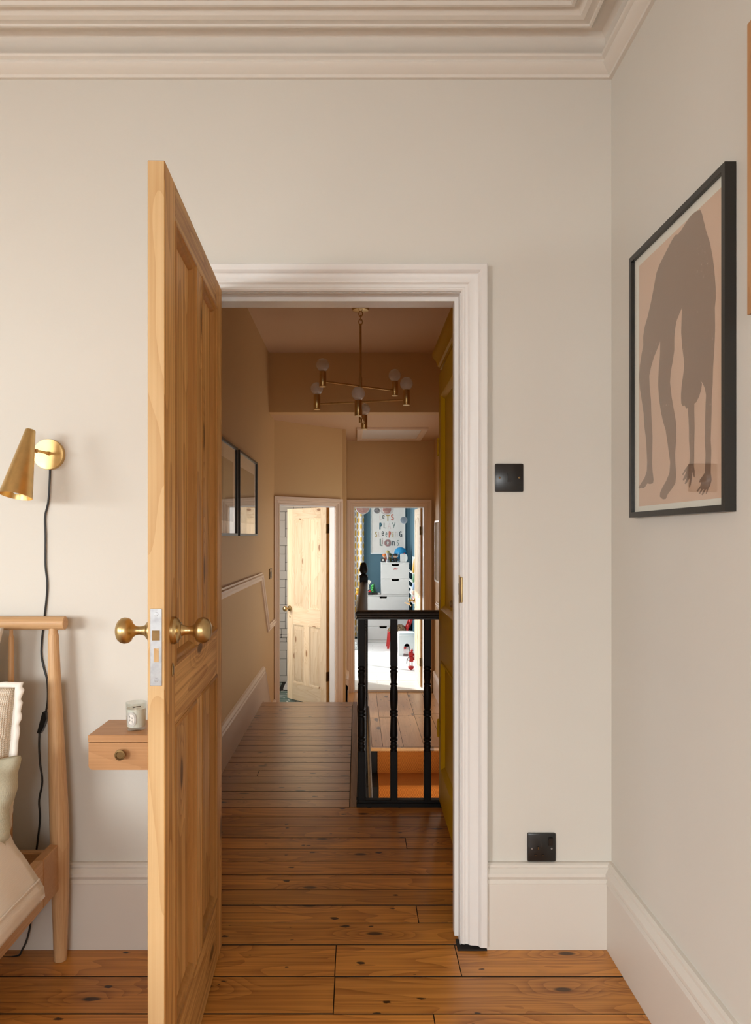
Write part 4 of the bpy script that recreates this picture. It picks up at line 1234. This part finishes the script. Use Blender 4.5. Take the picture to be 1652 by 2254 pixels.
for a, b in pans:
    obj('panel', MB().box(x0 + .012, x1, sa - .004, sb + .004, a - .004, b + .004), 'yellow', cdo)
    pr_ = [(0, -.012), (0, .004), (.005, .006), (.010, .003), (.014, -.002), (.020, -.006), (.024, -.012)]
    obj('panel_moulding', MB().sweep([(x0, sa, a), (x0, sa, b), (x0, sb, b), (x0, sb, a)], (-1, 0, 0), pr_, 1, closed=True), 'yellow', cdo, angle=25)
for z in (.376, 1.655):
    obj('hinge', MB().cyl((x0 - .002, db + .002, z - .032), (x0 - .002, db + .002, z + .032), .0055, n=10).sphere((x0 - .002, db + .002, z + .036), .006, 10).sphere((x0 - .002, db + .002, z - .036), .006, 10).box(x0 - .003, x0, db - .016, db + .022, z - .03, z + .03), 'yellow', cdo)
obj('knob', MB().lathe([(.006, 0), (.006, .012), (.013, .018), (.014, .024), (.010, .030), (0, .031)], (x0, da + .05, 1.0), (-1, 0, 0), 20), 'brass', cdo)

# ------------------------------------------------------------------ chandelier
ch = thing('chandelier', 'brass six bulb chandelier of crossed bars hanging on a chain in the hall', 'chandelier', (.024, 4.8, CEIL))
cx, cy = .0245, 4.8
obj('ceiling_rose', MB().lathe([(0, 0), (.058, 0), (.058, .012), (.052, .018), (.012, .022), (0, .022)], (cx, cy, CEIL), (0, 0, -1), 32), 'satinbrass', ch)
for k, z in enumerate((2.722, 2.695, 2.668)):
    m = MB().ring((0, 0, 0), (0, 1, 0), .0125, .0028, 20, 8)
    for v in m.bm.verts:
        v.co.z *= 1.45
        if k % 2:
            v.co.x, v.co.y = v.co.y, v.co.x
        v.co += Vector((cx, cy, z))
    obj('chain_link', m, 'satinbrass', ch)
obj('stem', MB().cyl((cx, cy, 2.655), (cx, cy, 2.05), .0075, n=10).cyl((cx, cy, 2.30), (cx, cy, 2.225), .0105, n=10).cyl((cx, cy, 2.09), (cx, cy, 2.0), .0115, n=12), 'satinbrass', ch)
for (xa, ya, xb, yb, z) in ((-.219, 4.65, .258, 4.95, 2.244), (-.269, 4.88, .3226, 4.72, 2.139), (.0085, 4.52, .051, 5.08, 2.035)):
    a, b = Vector((xa, ya, z)), Vector((xb, yb, z))
    ar = obj('arm', MB().cyl(a, b, .0068, n=8), 'satinbrass', ch)
    for q in (a, b):
        h = obj('bulb_holder', MB().lathe([(0, -.036), (.0215, -.036), (.0230, -.034), (.0230, .060), (.0215, .062), (0, .062)], q, (0, 0, 1), 24), 'satinbrass', ar)
        obj('bulb', MB().lathe([(0, .055), (.013, .055), (.014, .066)] + [(.0425 * math.sin(R(t)), .104 - .0425 * math.cos(R(t))) for t in range(22, 181, 12)] + [(0, .1465)], q, (0, 0, 1), 24), 'bulb', ar)

# ------------------------------------------------------------------ two far pine doors
bd = panel_door('pine_door', 'pale bare pine door standing open into the white tiled bathroom', 'door', .615, 1.925, .036, (-.292, 6.935, DROP + .022), math.atan2(.735, -.678), 'bare', 0, True, .088, (.17, .76, .93, .10), edge=M['pineZ'])
add_knobs(bd, .615, .036, .915, .045)
for z in (.30, 1.72):
    obj('hinge', MB().cyl((-.004, -.040, z - .045), (-.004, -.040, z + .045), .0065, n=10).box(-.028, .0, -.037, -.032, z - .045, z + .045).box(-.0015, .0015, -.034, .002, z - .045, z + .045), 'bronze', bd)
kd = panel_door('pine_door', 'pale bare pine door folded back against the wall of the blue room', 'door', .72, 1.955, .036, (.690, KY + .135, DROP + .028), R(90.4), 'bare', 0, True, .10, (.17, .76, .93, .10), edge=M['pineZ'])
add_knobs(kd, .72, .036, .885, .05)
for z in (.27, 1.70):
    obj('hinge', MB().cyl((-.004, .004, z - .045), (-.004, .004, z + .045), .0065, n=10).box(-.0015, .0015, -.034, .002, z - .045, z + .045), 'bronze', kd)

# ------------------------------------------------------------------ kids' room: chest of drawers
CYF, CF, CT = 11.2, DROP + .02, .843
cs = thing('chest_of_drawers', 'white stepped chest of drawers against the blue wall', 'chest of drawers', (.407, 11.4, CF))
cb = MB()
XL, XM, XR = .007, .379, .807
WTOP = .337
cb.box(XL, XR, CYF + .018, CYF + .33, CF + .002, WTOP - .018).box(XM, XR, CYF + .018, CYF + .33, WTOP - .02, CT - .02)
obj('carcass', cb, 'laminate', cs)
obj('top', MB().box(XM - .002, XR + .002, CYF - .004, CYF + .332, CT - .022, CT, .002), 'laminate', cs)
obj('top', MB().box(XL - .002, XM, CYF - .004, CYF + .332, WTOP - .02, WTOP + .0, .002), 'laminate', cs)
obj('plinth', MB().box(XL, XR, CYF + .004, CYF + .03, CF + .002, CF + .048), 'laminate', cs)
rows = [(XM + .002, XR, .590, .818), (XM + .002, XR, .352, .586), (XL, XR, .090, .314), (XL, XR, -.140, .086), (XL, XR, -.352, -.144)]
for xa, xb, za, zb in rows:
    xm = (xa + xb) / 2
    pts = [(xa + .002, za + .002), (xb - .002, za + .002), (xb - .002, zb), (xm + .058, zb), (xm + .050, zb - .029), (xm - .050, zb - .029), (xm - .058, zb), (xa + .002, zb)]
    d = obj('drawer', MB().prism([(x, CYF, z) for x, z in pts], (0, .017, 0)), 'laminate', cs, smooth=False)
    obj('grip_recess', MB().box(xm - .062, xm + .062, CYF + .0175, CYF + .0185, zb - .034, zb), 'dark', d)
stk = MB()
for px in (-.022, 0, .022):
    stk.ring((.593 + px, CYF - .001, .748 - abs(px) * .2), (0, 1, 0), .013, .0022, 14, 6)
stk.ring((.593, CYF - .001, .752), (0, 1, 0), .010, .002, 14, 6)
obj('drawer_sticker', stk, 'red', cs, label='small red looped sticker on the top drawer')

# poster on the blue wall
PYF = KB - .028
po = thing('poster', 'white framed poster with multicoloured hand lettering above the chest', 'poster', (.505, KB, .97))
pxa, pxb, pza, pzb = at(815.3, 0, PYF).x, at(891.5, 0, PYF).x, at(0, 1219, PYF).z, at(0, 1114, PYF).z
obj('frame', MB().sweep([(pxa, KB, pza), (pxa, KB, pzb), (pxb, KB, pzb), (pxb, KB, pza)], (0, -1, 0), [(0, 0), (0, .028), (-.014, .028), (-.014, .020), (-.012, 0)], 1, closed=True), 'plasticwhite', po, angle=20)
sh = obj('sheet', MB().box(pxa + .008, pxb - .008, KB - .018, KB - .008, pza + .008, pzb - .008), 'ivory', po)
q = lambda x, y: ((x / 7.509 + 760), (y / 7.509 + 1090))
LET = [('L', 557, 603, 335, 412, 'palepink', 11), ('e', 606, 648, 322, 398, 'grey', 12), ('T', 668, 730, 325, 430, 'mustard', 15), ('S', 745, 802, 312, 418, 'coral', 16),
       ('P', 555, 604, 452, 568, 'teal', 19), ('L', 624, 674, 455, 550, 'sage', 13), ('A', 694, 752, 455, 560, 'palepink', 13), ('Y', 768, 822, 452, 550, 'sage', 9),
       ('S', 485, 525, 600, 694, 'mustard', 10), ('L', 540, 572, 610, 690, 'palepink', 10), ('e', 594, 638, 592, 674, 'grey', 12), ('e', 656, 694, 612, 688, 'sage', 10), ('P', 708, 756, 592, 706, 'coral', 17), ('i', 770, 794, 598, 700, 'mustard', 13), ('n', 812, 862, 600, 690, 'palepink', 9), ('G', 882, 938, 592, 692, 'slate', 14),
       ('L', 560, 618, 716, 842, 'sage', 20), ('i', 596, 622, 708, 810, 'mauve', 10), ('n', 766, 818, 752, 834, 'grey', 13), ('S', 840, 886, 742, 834, 'sage', 9)]
names = sorted({l[5] for l in LET} | {'mauve', 'grey'})
lm = MB()
for i, (chh, xa, xb, ya, yb, c, wd) in enumerate(LET):
    P0, P1 = at(*q(xa, yb), KB - .0195), at(*q(xb, ya), KB - .0195)
    lm.mi = names.index(c)
    k = (P1.x - P0.x)
    wdm = wd / 7.509 * 11.7 / F
    write(lm, lambda u, v, i=i: Vector((u, KB - .0190 - i * .00002, v)), chh, P0.x + wdm / 2, P0.z + wdm / 2, k - wdm, P1.z - P0.z - wdm, wdm)
C0 = at(*q(694, 790), KB - .0195)
lm.mi = names.index('mauve')
lr = [(.063 * .5 * 1.22 * math.cos(R(t)), .063 * .5 * 1.30 * math.sin(R(t))) for t in range(0, 361, 15)]
stroke(lm, lambda u, v: Vector((C0.x + u, KB - .0195, C0.z + v)), lr, .030)
lm.mi = names.index('grey')
for sx in (-.0185, .0185):
    stroke(lm, lambda u, v: Vector((C0.x + sx + u, KB - .0222, C0.z - .010 + v)), [(-.002, 0), (.002, 0)], .008)
obj('lettering', lm, names, sh, smooth=False, label='hand drawn coloured capitals reading LeTS PLAY SLeePinG LiOnS')

# curtain beside the window
cu2 = thing('curtain', 'white curtain with yellow ogee lozenges at the edge of the blue wall', 'curtain', (-.0, 11.55, CF))
cm = MB()


def cfn(a, b):
    x = -.24 + .352 * a
    return Vector((x, 11.64 + .030 * math.sin(a * 2 * math.pi * 3.0 + .6) + .006 * math.sin(b * 9 + a * 5), CF + .03 + b * 2.25))


cm.grid(cfn, 120, 30, lambda a, b: (a * 5.6 + .1, b * 11.0 + .35))
cob = obj('fabric', cm, 'curtain', cu2, angle=180)
cob.modifiers.new('thick', 'SOLIDIFY').thickness = .004
obj('curtain_pole', MB().cyl((-.78, 11.625, 1.875), (.13, 11.625, 1.875), .011, n=14).sphere((.14, 11.625, 1.875), .02, 14), 'plasticwhite', cu2)

# paper planets hanging inside the doorway
for lab, px, py, rr, y, m, ring in (('large pink paper planet hanging in front of the patterned curtain', 798, 1116, 15.3, 9.4, 'planetpink', 0), ('small cratered grey planet hanging beside the ringed planet', 829, 1124, 6.8, 9.7, 'planetmoon', 0),
                                    ('pink ringed planet hanging in front of the poster top', 851, 1121, 9.6, 9.6, 'planetpink', 1), ('pale blue planet hanging by the poster edge', 888, 1145, 7.6, 9.5, 'planetblue', 0)):
    c = at(px, py, y)
    r = rr * y / F
    t = thing('hanging_planet', lab, 'hanging decoration', c, 'paper planets hanging in the blue room')
    obj('disc', MB().lathe([(0, -.006), (r * .9, -.006), (r, -.003), (r, .003), (r * .9, .006), (0, .006)], c, (.05, -1, .02), 32), m, t)
    obj('rim', MB().ring(c, (.05, -1, .02), r, r * .055, 32, 6), 'plasticwhite', t)
    if ring:
        rm = MB()
        for f in (1.28, 1.5):
            rm.ring(c, (.05, -1, .02), r * f, r * .035, 36, 6)
        for v in rm.bm.verts:
            v.co.z = c.z + (v.co.z - c.z) * .80
        obj('ring', rm, 'mauve', t)
    obj('string', MB().cyl(c + Vector((0, 0, r)), (c.x, c.y, LOW + .101), .0012, n=5), 'plasticwhite', t)

# things standing on the chest
TZ = CT


def figure(name, lab, x, y, hc, bc, s, extra):
    t = thing(name, lab, 'toy', (x, y, TZ), 'toy figures on the chest of drawers')
    obj('legs', MB().box(x - .030 * s, x - .006 * s, y - .018 * s, y + .020 * s, TZ, TZ + .040 * s, .005).box(x + .006 * s, x + .030 * s, y - .018 * s, y + .020 * s, TZ, TZ + .040 * s, .005), bc, t)
    obj('body', MB().lathe([(0, .030 * s), (.030 * s, .032 * s), (.034 * s, .050 * s), (.026 * s, .075 * s), (.012 * s, .085 * s), (0, .086 * s)], (x, y, TZ), (0, 0, 1), 18).tube([(x - .028 * s, y, TZ + .070 * s), (x - .036 * s, y - .016, TZ + .045 * s)], .010 * s, 8).tube([(x + .028 * s, y, TZ + .070 * s), (x + .036 * s, y - .016, TZ + .045 * s)], .010 * s, 8), bc, t)
    h = obj('head', MB().sphere((x, y, TZ + .112 * s), .040 * s, 20, (1.05, .9, .85)), 'skin', t)
    obj('cap', MB().lathe([(.046 * s, 0), (.047 * s, .010 * s), (.040 * s, .030 * s), (.022 * s, .042 * s), (0, .046 * s)], (x, y, TZ + .112 * s), (0, .15, 1), 22), hc, t)
    for sx in (-1, 1):
        obj('eye', MB().sphere((x + sx * .014 * s, y - .035 * s, TZ + .110 * s), .006 * s, 8), 'ink', h)
    return t


t = figure('toy_figure', 'orange topped toy figure with a white hubbed wheel on the chest', .436, 11.31, 'orange', 'coral', .86, 0)
obj('wheel', MB().ring((.405, 11.27, TZ + .034), (0, 1, 0), .025, .009, 20, 8), 'ink', t)
obj('hub', MB().lathe([(0, 0), (.017, 0), (.017, .008), (0, .010)], (.405, 11.275, TZ + .034), (0, -1, 0), 16), 'ivory', t)
t = figure('toy_figure', 'olive capped toy figure standing beside the trophy', .510, 11.34, 'olive', 'olive', .9, 0)
obj('wheel', MB().ring((.556, 11.30, TZ + .028), (0, 1, 0), .020, .008, 18, 8), 'ink', t)
t = figure('toy_figure', 'dark haired toy figure in black between the olive figure and the white box', .600, 11.30, 'ink', 'ink', .86, 0)
obj('wing', MB().prism([(.622, 11.29, TZ + .085), (.648, 11.29, TZ + .145), (.640, 11.29, TZ + .08)], (0, .006, 0)), 'ivory', t)
t = thing('trophy', 'small silver trophy topped with a gold ball on the chest', 'trophy', (.470, 11.26, TZ))
obj('base', MB().lathe([(0, 0), (.036, 0), (.034, .016), (.026, .022), (.024, .04), (.015, .052), (0, .054)], (.478, 11.24, TZ), (0, 0, 1), 24), M['steel'], t)
obj('stem', MB().lathe([(.012, .05), (.016, .075), (.020, .10), (.026, .125), (.028, .14), (0, .145)], (.478, 11.24, TZ), (0, 0, 1), 24), M['steel'], t)
obj('ball', MB().sphere((.478, 11.24, TZ + .158), .029, 20), 'gold', t)
t = thing('globe', 'bright blue globe behind the white box on the chest', 'globe', (.69, 11.45, TZ))
gc = Vector((.688, 11.425, TZ + .135))
gl_ = obj('ball', MB().sphere(gc, .100, 32), wood('globe_blue', (.03, .34, .66), (.02, .24, .50), 'X', .4, .3, .3, 0, vary=0), t)
obj('equator_band', MB().ring(gc, (-.30, -.25, .9), .1005, .0022, 40, 6), 'teal', gl_)
obj('stand', MB().lathe([(0, 0), (.06, 0), (.06, .008), (.012, .014), (.010, .036), (0, .036)], (gc.x, gc.y, TZ), (0, 0, 1), 24), 'plasticwhite', t)
arcp = [gc + Vector((.112 * math.cos(R(a)) * .95 - .0, 0, .112 * math.sin(R(a)))) for a in range(100, 271, 10)]
obj('meridian', MB().tube(arcp, .003, 6), 'plasticwhite', t)
t = thing('night_light', 'white rounded box with a red button on the chest beside the globe', 'lamp', (.735, 11.30, TZ))
sb_ = MB()
prof_ = [(11.235, 0)]
pts = [(.674, 0), (.745, 0)] + [(.745 + .040 * math.sin(R(a)), .066 - .066 * math.cos(R(a))) for a in range(20, 161, 20)] + [(.745, .132), (.684, .132), (.674, .122)]
obj('case', sb_.prism([(x, 11.235, TZ + .001 + z) for x, z in pts], (0, .10, 0)), 'plasticwhite', t, angle=30)
obj('front', MB().box(.6765, .742, 11.231, 11.236, TZ + .006, TZ + .127, .002), 'laminate', t)
obj('button', MB().sphere((.738, 11.27, TZ + .135), .012, 12, (1, 1, .8)), 'red', t)

# things on the low part of the chest
t = thing('toy_garden', 'dark tray with toy trees and twigs on the low chest top', 'toy', (.26, 11.35, WTOP))
tz = WTOP
obj('tray', MB().box(.178, .322, 11.26, 11.44, tz, tz + .030, .003), 'plastic', t)
obj('moss', MB().box(.184, .316, 11.27, 11.43, tz + .029, tz + .042, .008), 'darkgreen', t)
tr = MB()
for k, (r, z) in enumerate(((.034, .045), (.028, .075), (.021, .105), (.013, .135))):
    tr.lathe([(0, 0), (r, 0), (r * .35, .04), (0, .06)], (.268, 11.36, tz + z), (0, 0, 1), 9)
obj('fir_tree', tr, 'darkgreen', t, smooth=False)
tr = MB()
for k in range(9):
    a = k * 2.4
    tr.sphere((.236 + .013 * math.cos(a), 11.33 + .013 * math.sin(a), tz + .05 + k * .012), .013, 8)
obj('bright_tree', tr, 'lime', t)
tr = MB()
for k in range(9):
    a = k * 2.1
    tr.tube([(.300, 11.35, tz + .04), (.300 + .018 * math.cos(a), 11.35 + .018 * math.sin(a), tz + .075 + .006 * (k % 3)), (.300 + .034 * math.cos(a + .4), 11.35 + .03 * math.sin(a + .4), tz + .105 + .008 * (k % 3))], [.003, .0025, .001], 5)
obj('twigs', tr, 'slate', t)
obj('trough', MB().box(.322, .362, 11.30, 11.40, tz + .0, tz + .026, .006), 'laminate', t)
t = thing('toy_car', 'small red toy car beside the bright green toy tree', 'toy', (.20, 11.23, tz))
obj('body', MB().box(.176, .222, 11.215, 11.250, tz + .038, tz + .062, .005).box(.186, .212, 11.218, 11.247, tz + .060, tz + .080, .006), 'red', t)
for x in (.186, .212):
    for y in (11.214, 11.251):
        obj('wheel', MB().lathe([(0, -.004), (.010, -.004), (.010, .004), (0, .004)], (x, y, tz + .040), (0, 1, 0), 12), 'ink', t)
obj('ramp', MB().box(.172, .226, 11.212, 11.254, tz, tz + .030, .003), 'ink', t)
t = thing('orchid', 'white flowering orchid on the low chest top behind the newel', 'plant', (.13, 11.40, tz))
obj('pot', MB().lathe([(0, 0), (.026, 0), (.034, .055), (.030, .055), (.026, .045), (0, .045)], (.135, 11.42, tz), (0, 0, 1), 20), 'ivory', t)
obj('stem', MB().tube([(.135, 11.42, tz + .04), (.140, 11.41, tz + .12), (.160, 11.40, tz + .19), (.190, 11.39, tz + .215)], .003, 6), 'green', t)
for k, (dx, dz) in enumerate(((.168, .185), (.190, .205), (.205, .190), (.185, .165), (.172, .125), (.176, .09))):
    fm = MB()
    for a in range(5):
        th = R(72 * a + 15 * k)
        c = Vector((dx + .013 * math.cos(th), 11.385, tz + dz + .013 * math.sin(th)))
        fm.sphere(c, .010, 8, (1, .3, 1))
    obj('flower', fm, 'ivory', t)
for sx in (-1, 1):
    obj('leaf', MB().prism([(.135, 11.41, tz + .045), (.135 + sx * .03, 11.39, tz + .075), (.135 + sx * .062, 11.385, tz + .060), (.135 + sx * .03, 11.40, tz + .056)], (0, .02, .004)), 'darkgreen', t)
t = thing('toy_duck', 'small yellow toy at the curtain end of the low chest', 'toy', (.02, 11.28, tz))
obj('body', MB().sphere((.012, 11.29, tz + .034), .036, 16, (.9, .9, .95)).sphere((.012, 11.27, tz + .085), .026, 14), 'yellowbook', t)
obj('beak', MB().lathe([(.008, 0), (.004, .014), (0, .016)], (.012, 11.246, tz + .083), (0, -1, 0), 10), 'coral', t)
obj('foot_base', MB().lathe([(0, 0), (.028, 0), (.024, .006), (0, .006)], (.012, 11.29, tz), (0, 0, 1), 16), 'orange', t)

# red child's chair, fur throw, white step stool
c = thing('child_chair', 'red wooden child chair behind the white step stool', 'chair', (.62, 10.72, CF))
for x0, y0, x1 in ((.478, 10.60, .455), (.478, 10.86, .455)):
    obj('leg', MB().prism([(x1 - .016, y0 - .013, CF + .001), (x1 + .016, y0 - .013, CF + .001), (x0 + .022, y0 - .013, CF + .235), (x0 - .018, y0 - .013, CF + .235)], (0, .026, 0)), 'red', c)
for y0 in (10.60, 10.86):
    obj('rear_leg', MB().prism([(.700 - .016, y0 - .013, CF + .001), (.700 + .018, y0 - .013, CF + .001), (.740, y0 - .013, CF + .24), (.832, y0 - .013, CF + .46), (.792, y0 - .013, CF + .46), (.700, y0 - .013, CF + .24)], (0, .026, 0)), 'red', c)
obj('seat', MB().box(.455, .725, 10.585, 10.875, CF + .225, CF + .250, .006), 'red', c)
for z in (.305, .40):
    x = .7225 + (z - .24) * .418
    obj('back_slat', MB().obox((x, 10.73, CF + z), (.418, 0, 1), (0, 1, 0), (1, 0, -.418), .030, .128, .007), 'red', c)
fm = MB()


def furfn(a, b):
    u, v = a * 2 - 1, b * 2 - 1
    x, y = .595 + u * .128, 10.72 + v * .145
    e = max(0, 1 - max(abs(u), abs(v)) ** 4)
    z = CF + .252 + e * (.045 + .05 * (u + 1) * .5 + .022 * noise.noise(Vector((x * 26, y * 26, 1))) + .014 * noise.noise(Vector((x * 70, y * 70, 5))))
    return Vector((x + .006 * noise.noise(Vector((y * 60, x * 60, 2))), y, z))


fm.grid(furfn, 50, 50)
o = tag(obj('fur_throw', fm, 'fur', angle=180), 'shaggy brown fur throw heaped on the red child chair', 'throw')
o.modifiers.new('thick', 'SOLIDIFY').thickness = .004
st_ = thing('step_stool', 'white plastic step stool with an arched opening in front of the red chair', 'stool', (.69, 10.08, CF))
sx0, sx1, sy0, sy1, sh_ = .568, .808, 9.97, 10.21, .317
for y0, y1 in ((sy0, sy0 + .010), (sy1 - .010, sy1)):
    pts = [(sx0 + .012, 0), (sx0 + .070, 0), (sx0 + .078, .125)] + [(.688 - .038 * math.cos(R(a)), .130 + .040 * math.sin(R(a))) for a in range(180, -1, -18)] + [(sx1 - .078, .125), (sx1 - .070, 0), (sx1 - .012, 0), (sx1 - .002, sh_ - .05), (sx0 + .002, sh_ - .05)]
    obj('side_panel', MB().prism([(x, y0, CF + .0005 + z) for x, z in pts], (0, y1 - y0, 0)), 'plasticwhite', st_, smooth=False)
for x0, x1, xb in ((sx0 + .002, sx0 + .012, .010), (sx1 - .012, sx1 - .002, -.010)):
    obj('end_panel', MB().prism([(x0 + xb, sy0 + .01, CF + .0005), (x1 + xb, sy0 + .01, CF + .0005), (x1, sy0 + .01, CF + sh_ - .05), (x0, sy0 + .01, CF + sh_ - .05)], (0, sy1 - sy0 - .02, 0)), 'plasticwhite', st_)
obj('top', MB().box(sx0 - .003, sx1 + .003, sy0 - .004, sy1 + .004, CF + sh_ - .060, CF + sh_, .028, 4), 'plasticwhite', st_)

# red toy near the open door
t = thing('toy_robot', 'small red and silver toy robot standing near the pine door edge', 'toy', (.668, 8.95, CF))
x, y, z = .668, 8.95, CF
obj('foot_base', MB().lathe([(0, 0), (.016, 0), (.036, .020), (.040, .038), (.030, .046), (0, .046)], (x, y, z), (0, 0, 1), 8), 'red', t)
for sx in (-.014, .014):
    obj('leg', MB().cyl((x + sx, y, z + .045), (x + sx, y, z + .105), .009, n=10), 'ivory', t)
obj('body', MB().box(x - .022, x + .030, y - .02, y + .02, z + .100, z + .165, .006).box(x - .030, x + .026, y - .022, y + .022, z + .160, z + .222, .008), 'red', t)
obj('arm', MB().tube([(x + .03, y, z + .20), (x + .044, y - .01, z + .165), (x + .036, y - .02, z + .12)], [.010, .012, .008], 8), 'red', t)
obj('arm', MB().tube([(x - .028, y, z + .16), (x - .048, y - .01, z + .13), (x - .055, y - .02, z + .08)], [.008, .007, .005], 8), 'steel', t)
obj('wheel', MB().ring((x - .030, y - .022, z + .135), (0, 1, 0), .015, .005, 16, 6), 'steel', t)
obj('head', MB().sphere((x + .012, y, z + .236), .017, 12).cyl((x + .012, y, z + .25), (x + .018, y, z + .266), .003, n=6), 'red', t)

# wall shelf with books behind the open door, hanger on the knob, beanbag and blanket
bk = thing('book_rack', 'narrow white book rack fixed to the blue wall behind the open door', 'shelf', (.83, 10.7, .28))
obj('back_panel', MB().box(.852, .861, 10.30, 11.15, .27, .94, .002), 'plasticwhite', bk)
for z in (.285, .390, .470, .575, .708):
    obj('ledge', MB().box(.795, .853, 10.30, 11.15, z, z + .010, .002), 'plasticwhite', bk)
    obj('rod', MB().cyl((.797, 10.30, z + .028), (.797, 11.15, z + .028), .003, n=8), 'plasticwhite', bk)
for lab, z, y, h, wd, c in (('yellow picture book on the top ledge of the book rack', .719, 10.52, .200, .20, 'yellowbook'), ('green picture book on the ledge below the yellow book', .586, 10.50, .115, .20, 'bookgreen'), ('pale blue picture book on the middle ledge', .481, 10.52, .088, .22, 'paleblue'),
                            ('peach picture book on the second ledge from below', .401, 10.50, .066, .18, 'peach'), ('white picture book next to the peach book', .401, 10.80, .066, .18, 'ivory'), ('pink picture book on the lowest ledge', .296, 10.50, .088, .17, 'bookpink'), ('grey picture book next to the pink book', .296, 10.80, .085, .17, 'sage')):
    t = thing('picture_book', lab, 'book', (.820, y, z), 'picture books on the wall rack')
    up_ = Vector((.16, 0, 1)).normalized()
    out = Vector((-1, 0, .16)).normalized()
    cc = Vector((.818, y, z + .001)) + up_ * (h / 2) + out * .004
    obj('pages', MB().obox(cc, (0, 1, 0), out, up_, wd / 2 - .004, .0095, h / 2 - .004), 'paper', t)
    obj('cover', MB().obox(cc + out * .0105, (0, 1, 0), out, up_, wd / 2, .0012, h / 2).obox(cc - out * .0105, (0, 1, 0), out, up_, wd / 2, .0012, h / 2).obox(cc - Vector((0, wd / 2, 0)), (0, 1, 0), out, up_, .0012, .0115, h / 2), c, t)
t = thing('wall_chart', 'pale paper chart pinned to the blue wall above the book rack', 'poster', (.861, 9.7, 1.05))
obj('sheet', MB().box(.858, .8622, 9.30, 10.15, 1.02, 1.60), 'ivory', t)
cm_ = MB()
for k in range(4):
    for j in range(6):
        cm_.box(.8574, .8582, 9.34 + j * .13, 9.45 + j * .13, 1.06 + k * .13, 1.16 + k * .13)
obj('chart_squares', cm_, 'palepink', t, smooth=False, kind='stuff')
t = thing('coat_hanger', 'pale wooden hanger hooked over the brass knob of the far pine door', 'hanger', (.66, 8.54, .47))
hp = Vector((.618, 8.545, .478))
obj('hook', MB().tube([hp + Vector((.012 * math.cos(R(a)), 0, .012 * math.sin(R(a)) - .0)) for a in range(200, -60, -20)] + [hp + Vector((0, 0, -.03))], .0018, 6), 'steel', t)
obj('bar', MB().tube([hp + Vector((-.055, -.02, -.010)), hp + Vector((-.028, -.01, -.022)), hp + Vector((0, 0, -.03)), hp + Vector((.02, .015, -.055))], [.006, .0075, .008, .006], 10), 'bareX', t)
t = thing('beanbag', 'slate grey beanbag on the floor at the curtain end of the chest', 'beanbag', (-.30, 10.95, CF))
bg = MB()
bg.lathe([(0, 0), (.24, .0), (.29, .05), (.30, .14), (.26, .26), (.20, .36), (.13, .44), (.06, .485), (0, .49)], (-.325, 10.93, CF), (0, 0, 1), 36)
for v in bg.bm.verts:
    v.co.x += .012 * noise.noise(v.co * 7)
    v.co.y += .012 * noise.noise(v.co * 7 + Vector((5, 0, 0)))
obj('cover', bg, 'slate', t)
obj('piping', MB().ring((-.325, 10.93, CF + .14), (0, 0, 1), .302, .004, 40, 6), 'grey', t)
t = thing('folded_blanket', 'folded white blanket with thin black lines beside the grey beanbag', 'blanket', (-.1, 10.66, CF))
for k in range(3):
    obj('fold', MB().box(-.30, .012 - k * .006, 10.52 + k * .006, 10.62, CF + .001 + k * .034, CF + .033 + k * .034, .014, 3), 'plasticwhite', t)
lm2 = MB()
for k in range(5):
    lm2.tube([(-.02 - k * .05 + .015 * math.sin(j * 1.3), 10.5195, CF + .012 + j * .012) for j in range(3)], .0015, 5)
obj('print', lm2, 'ink', t)
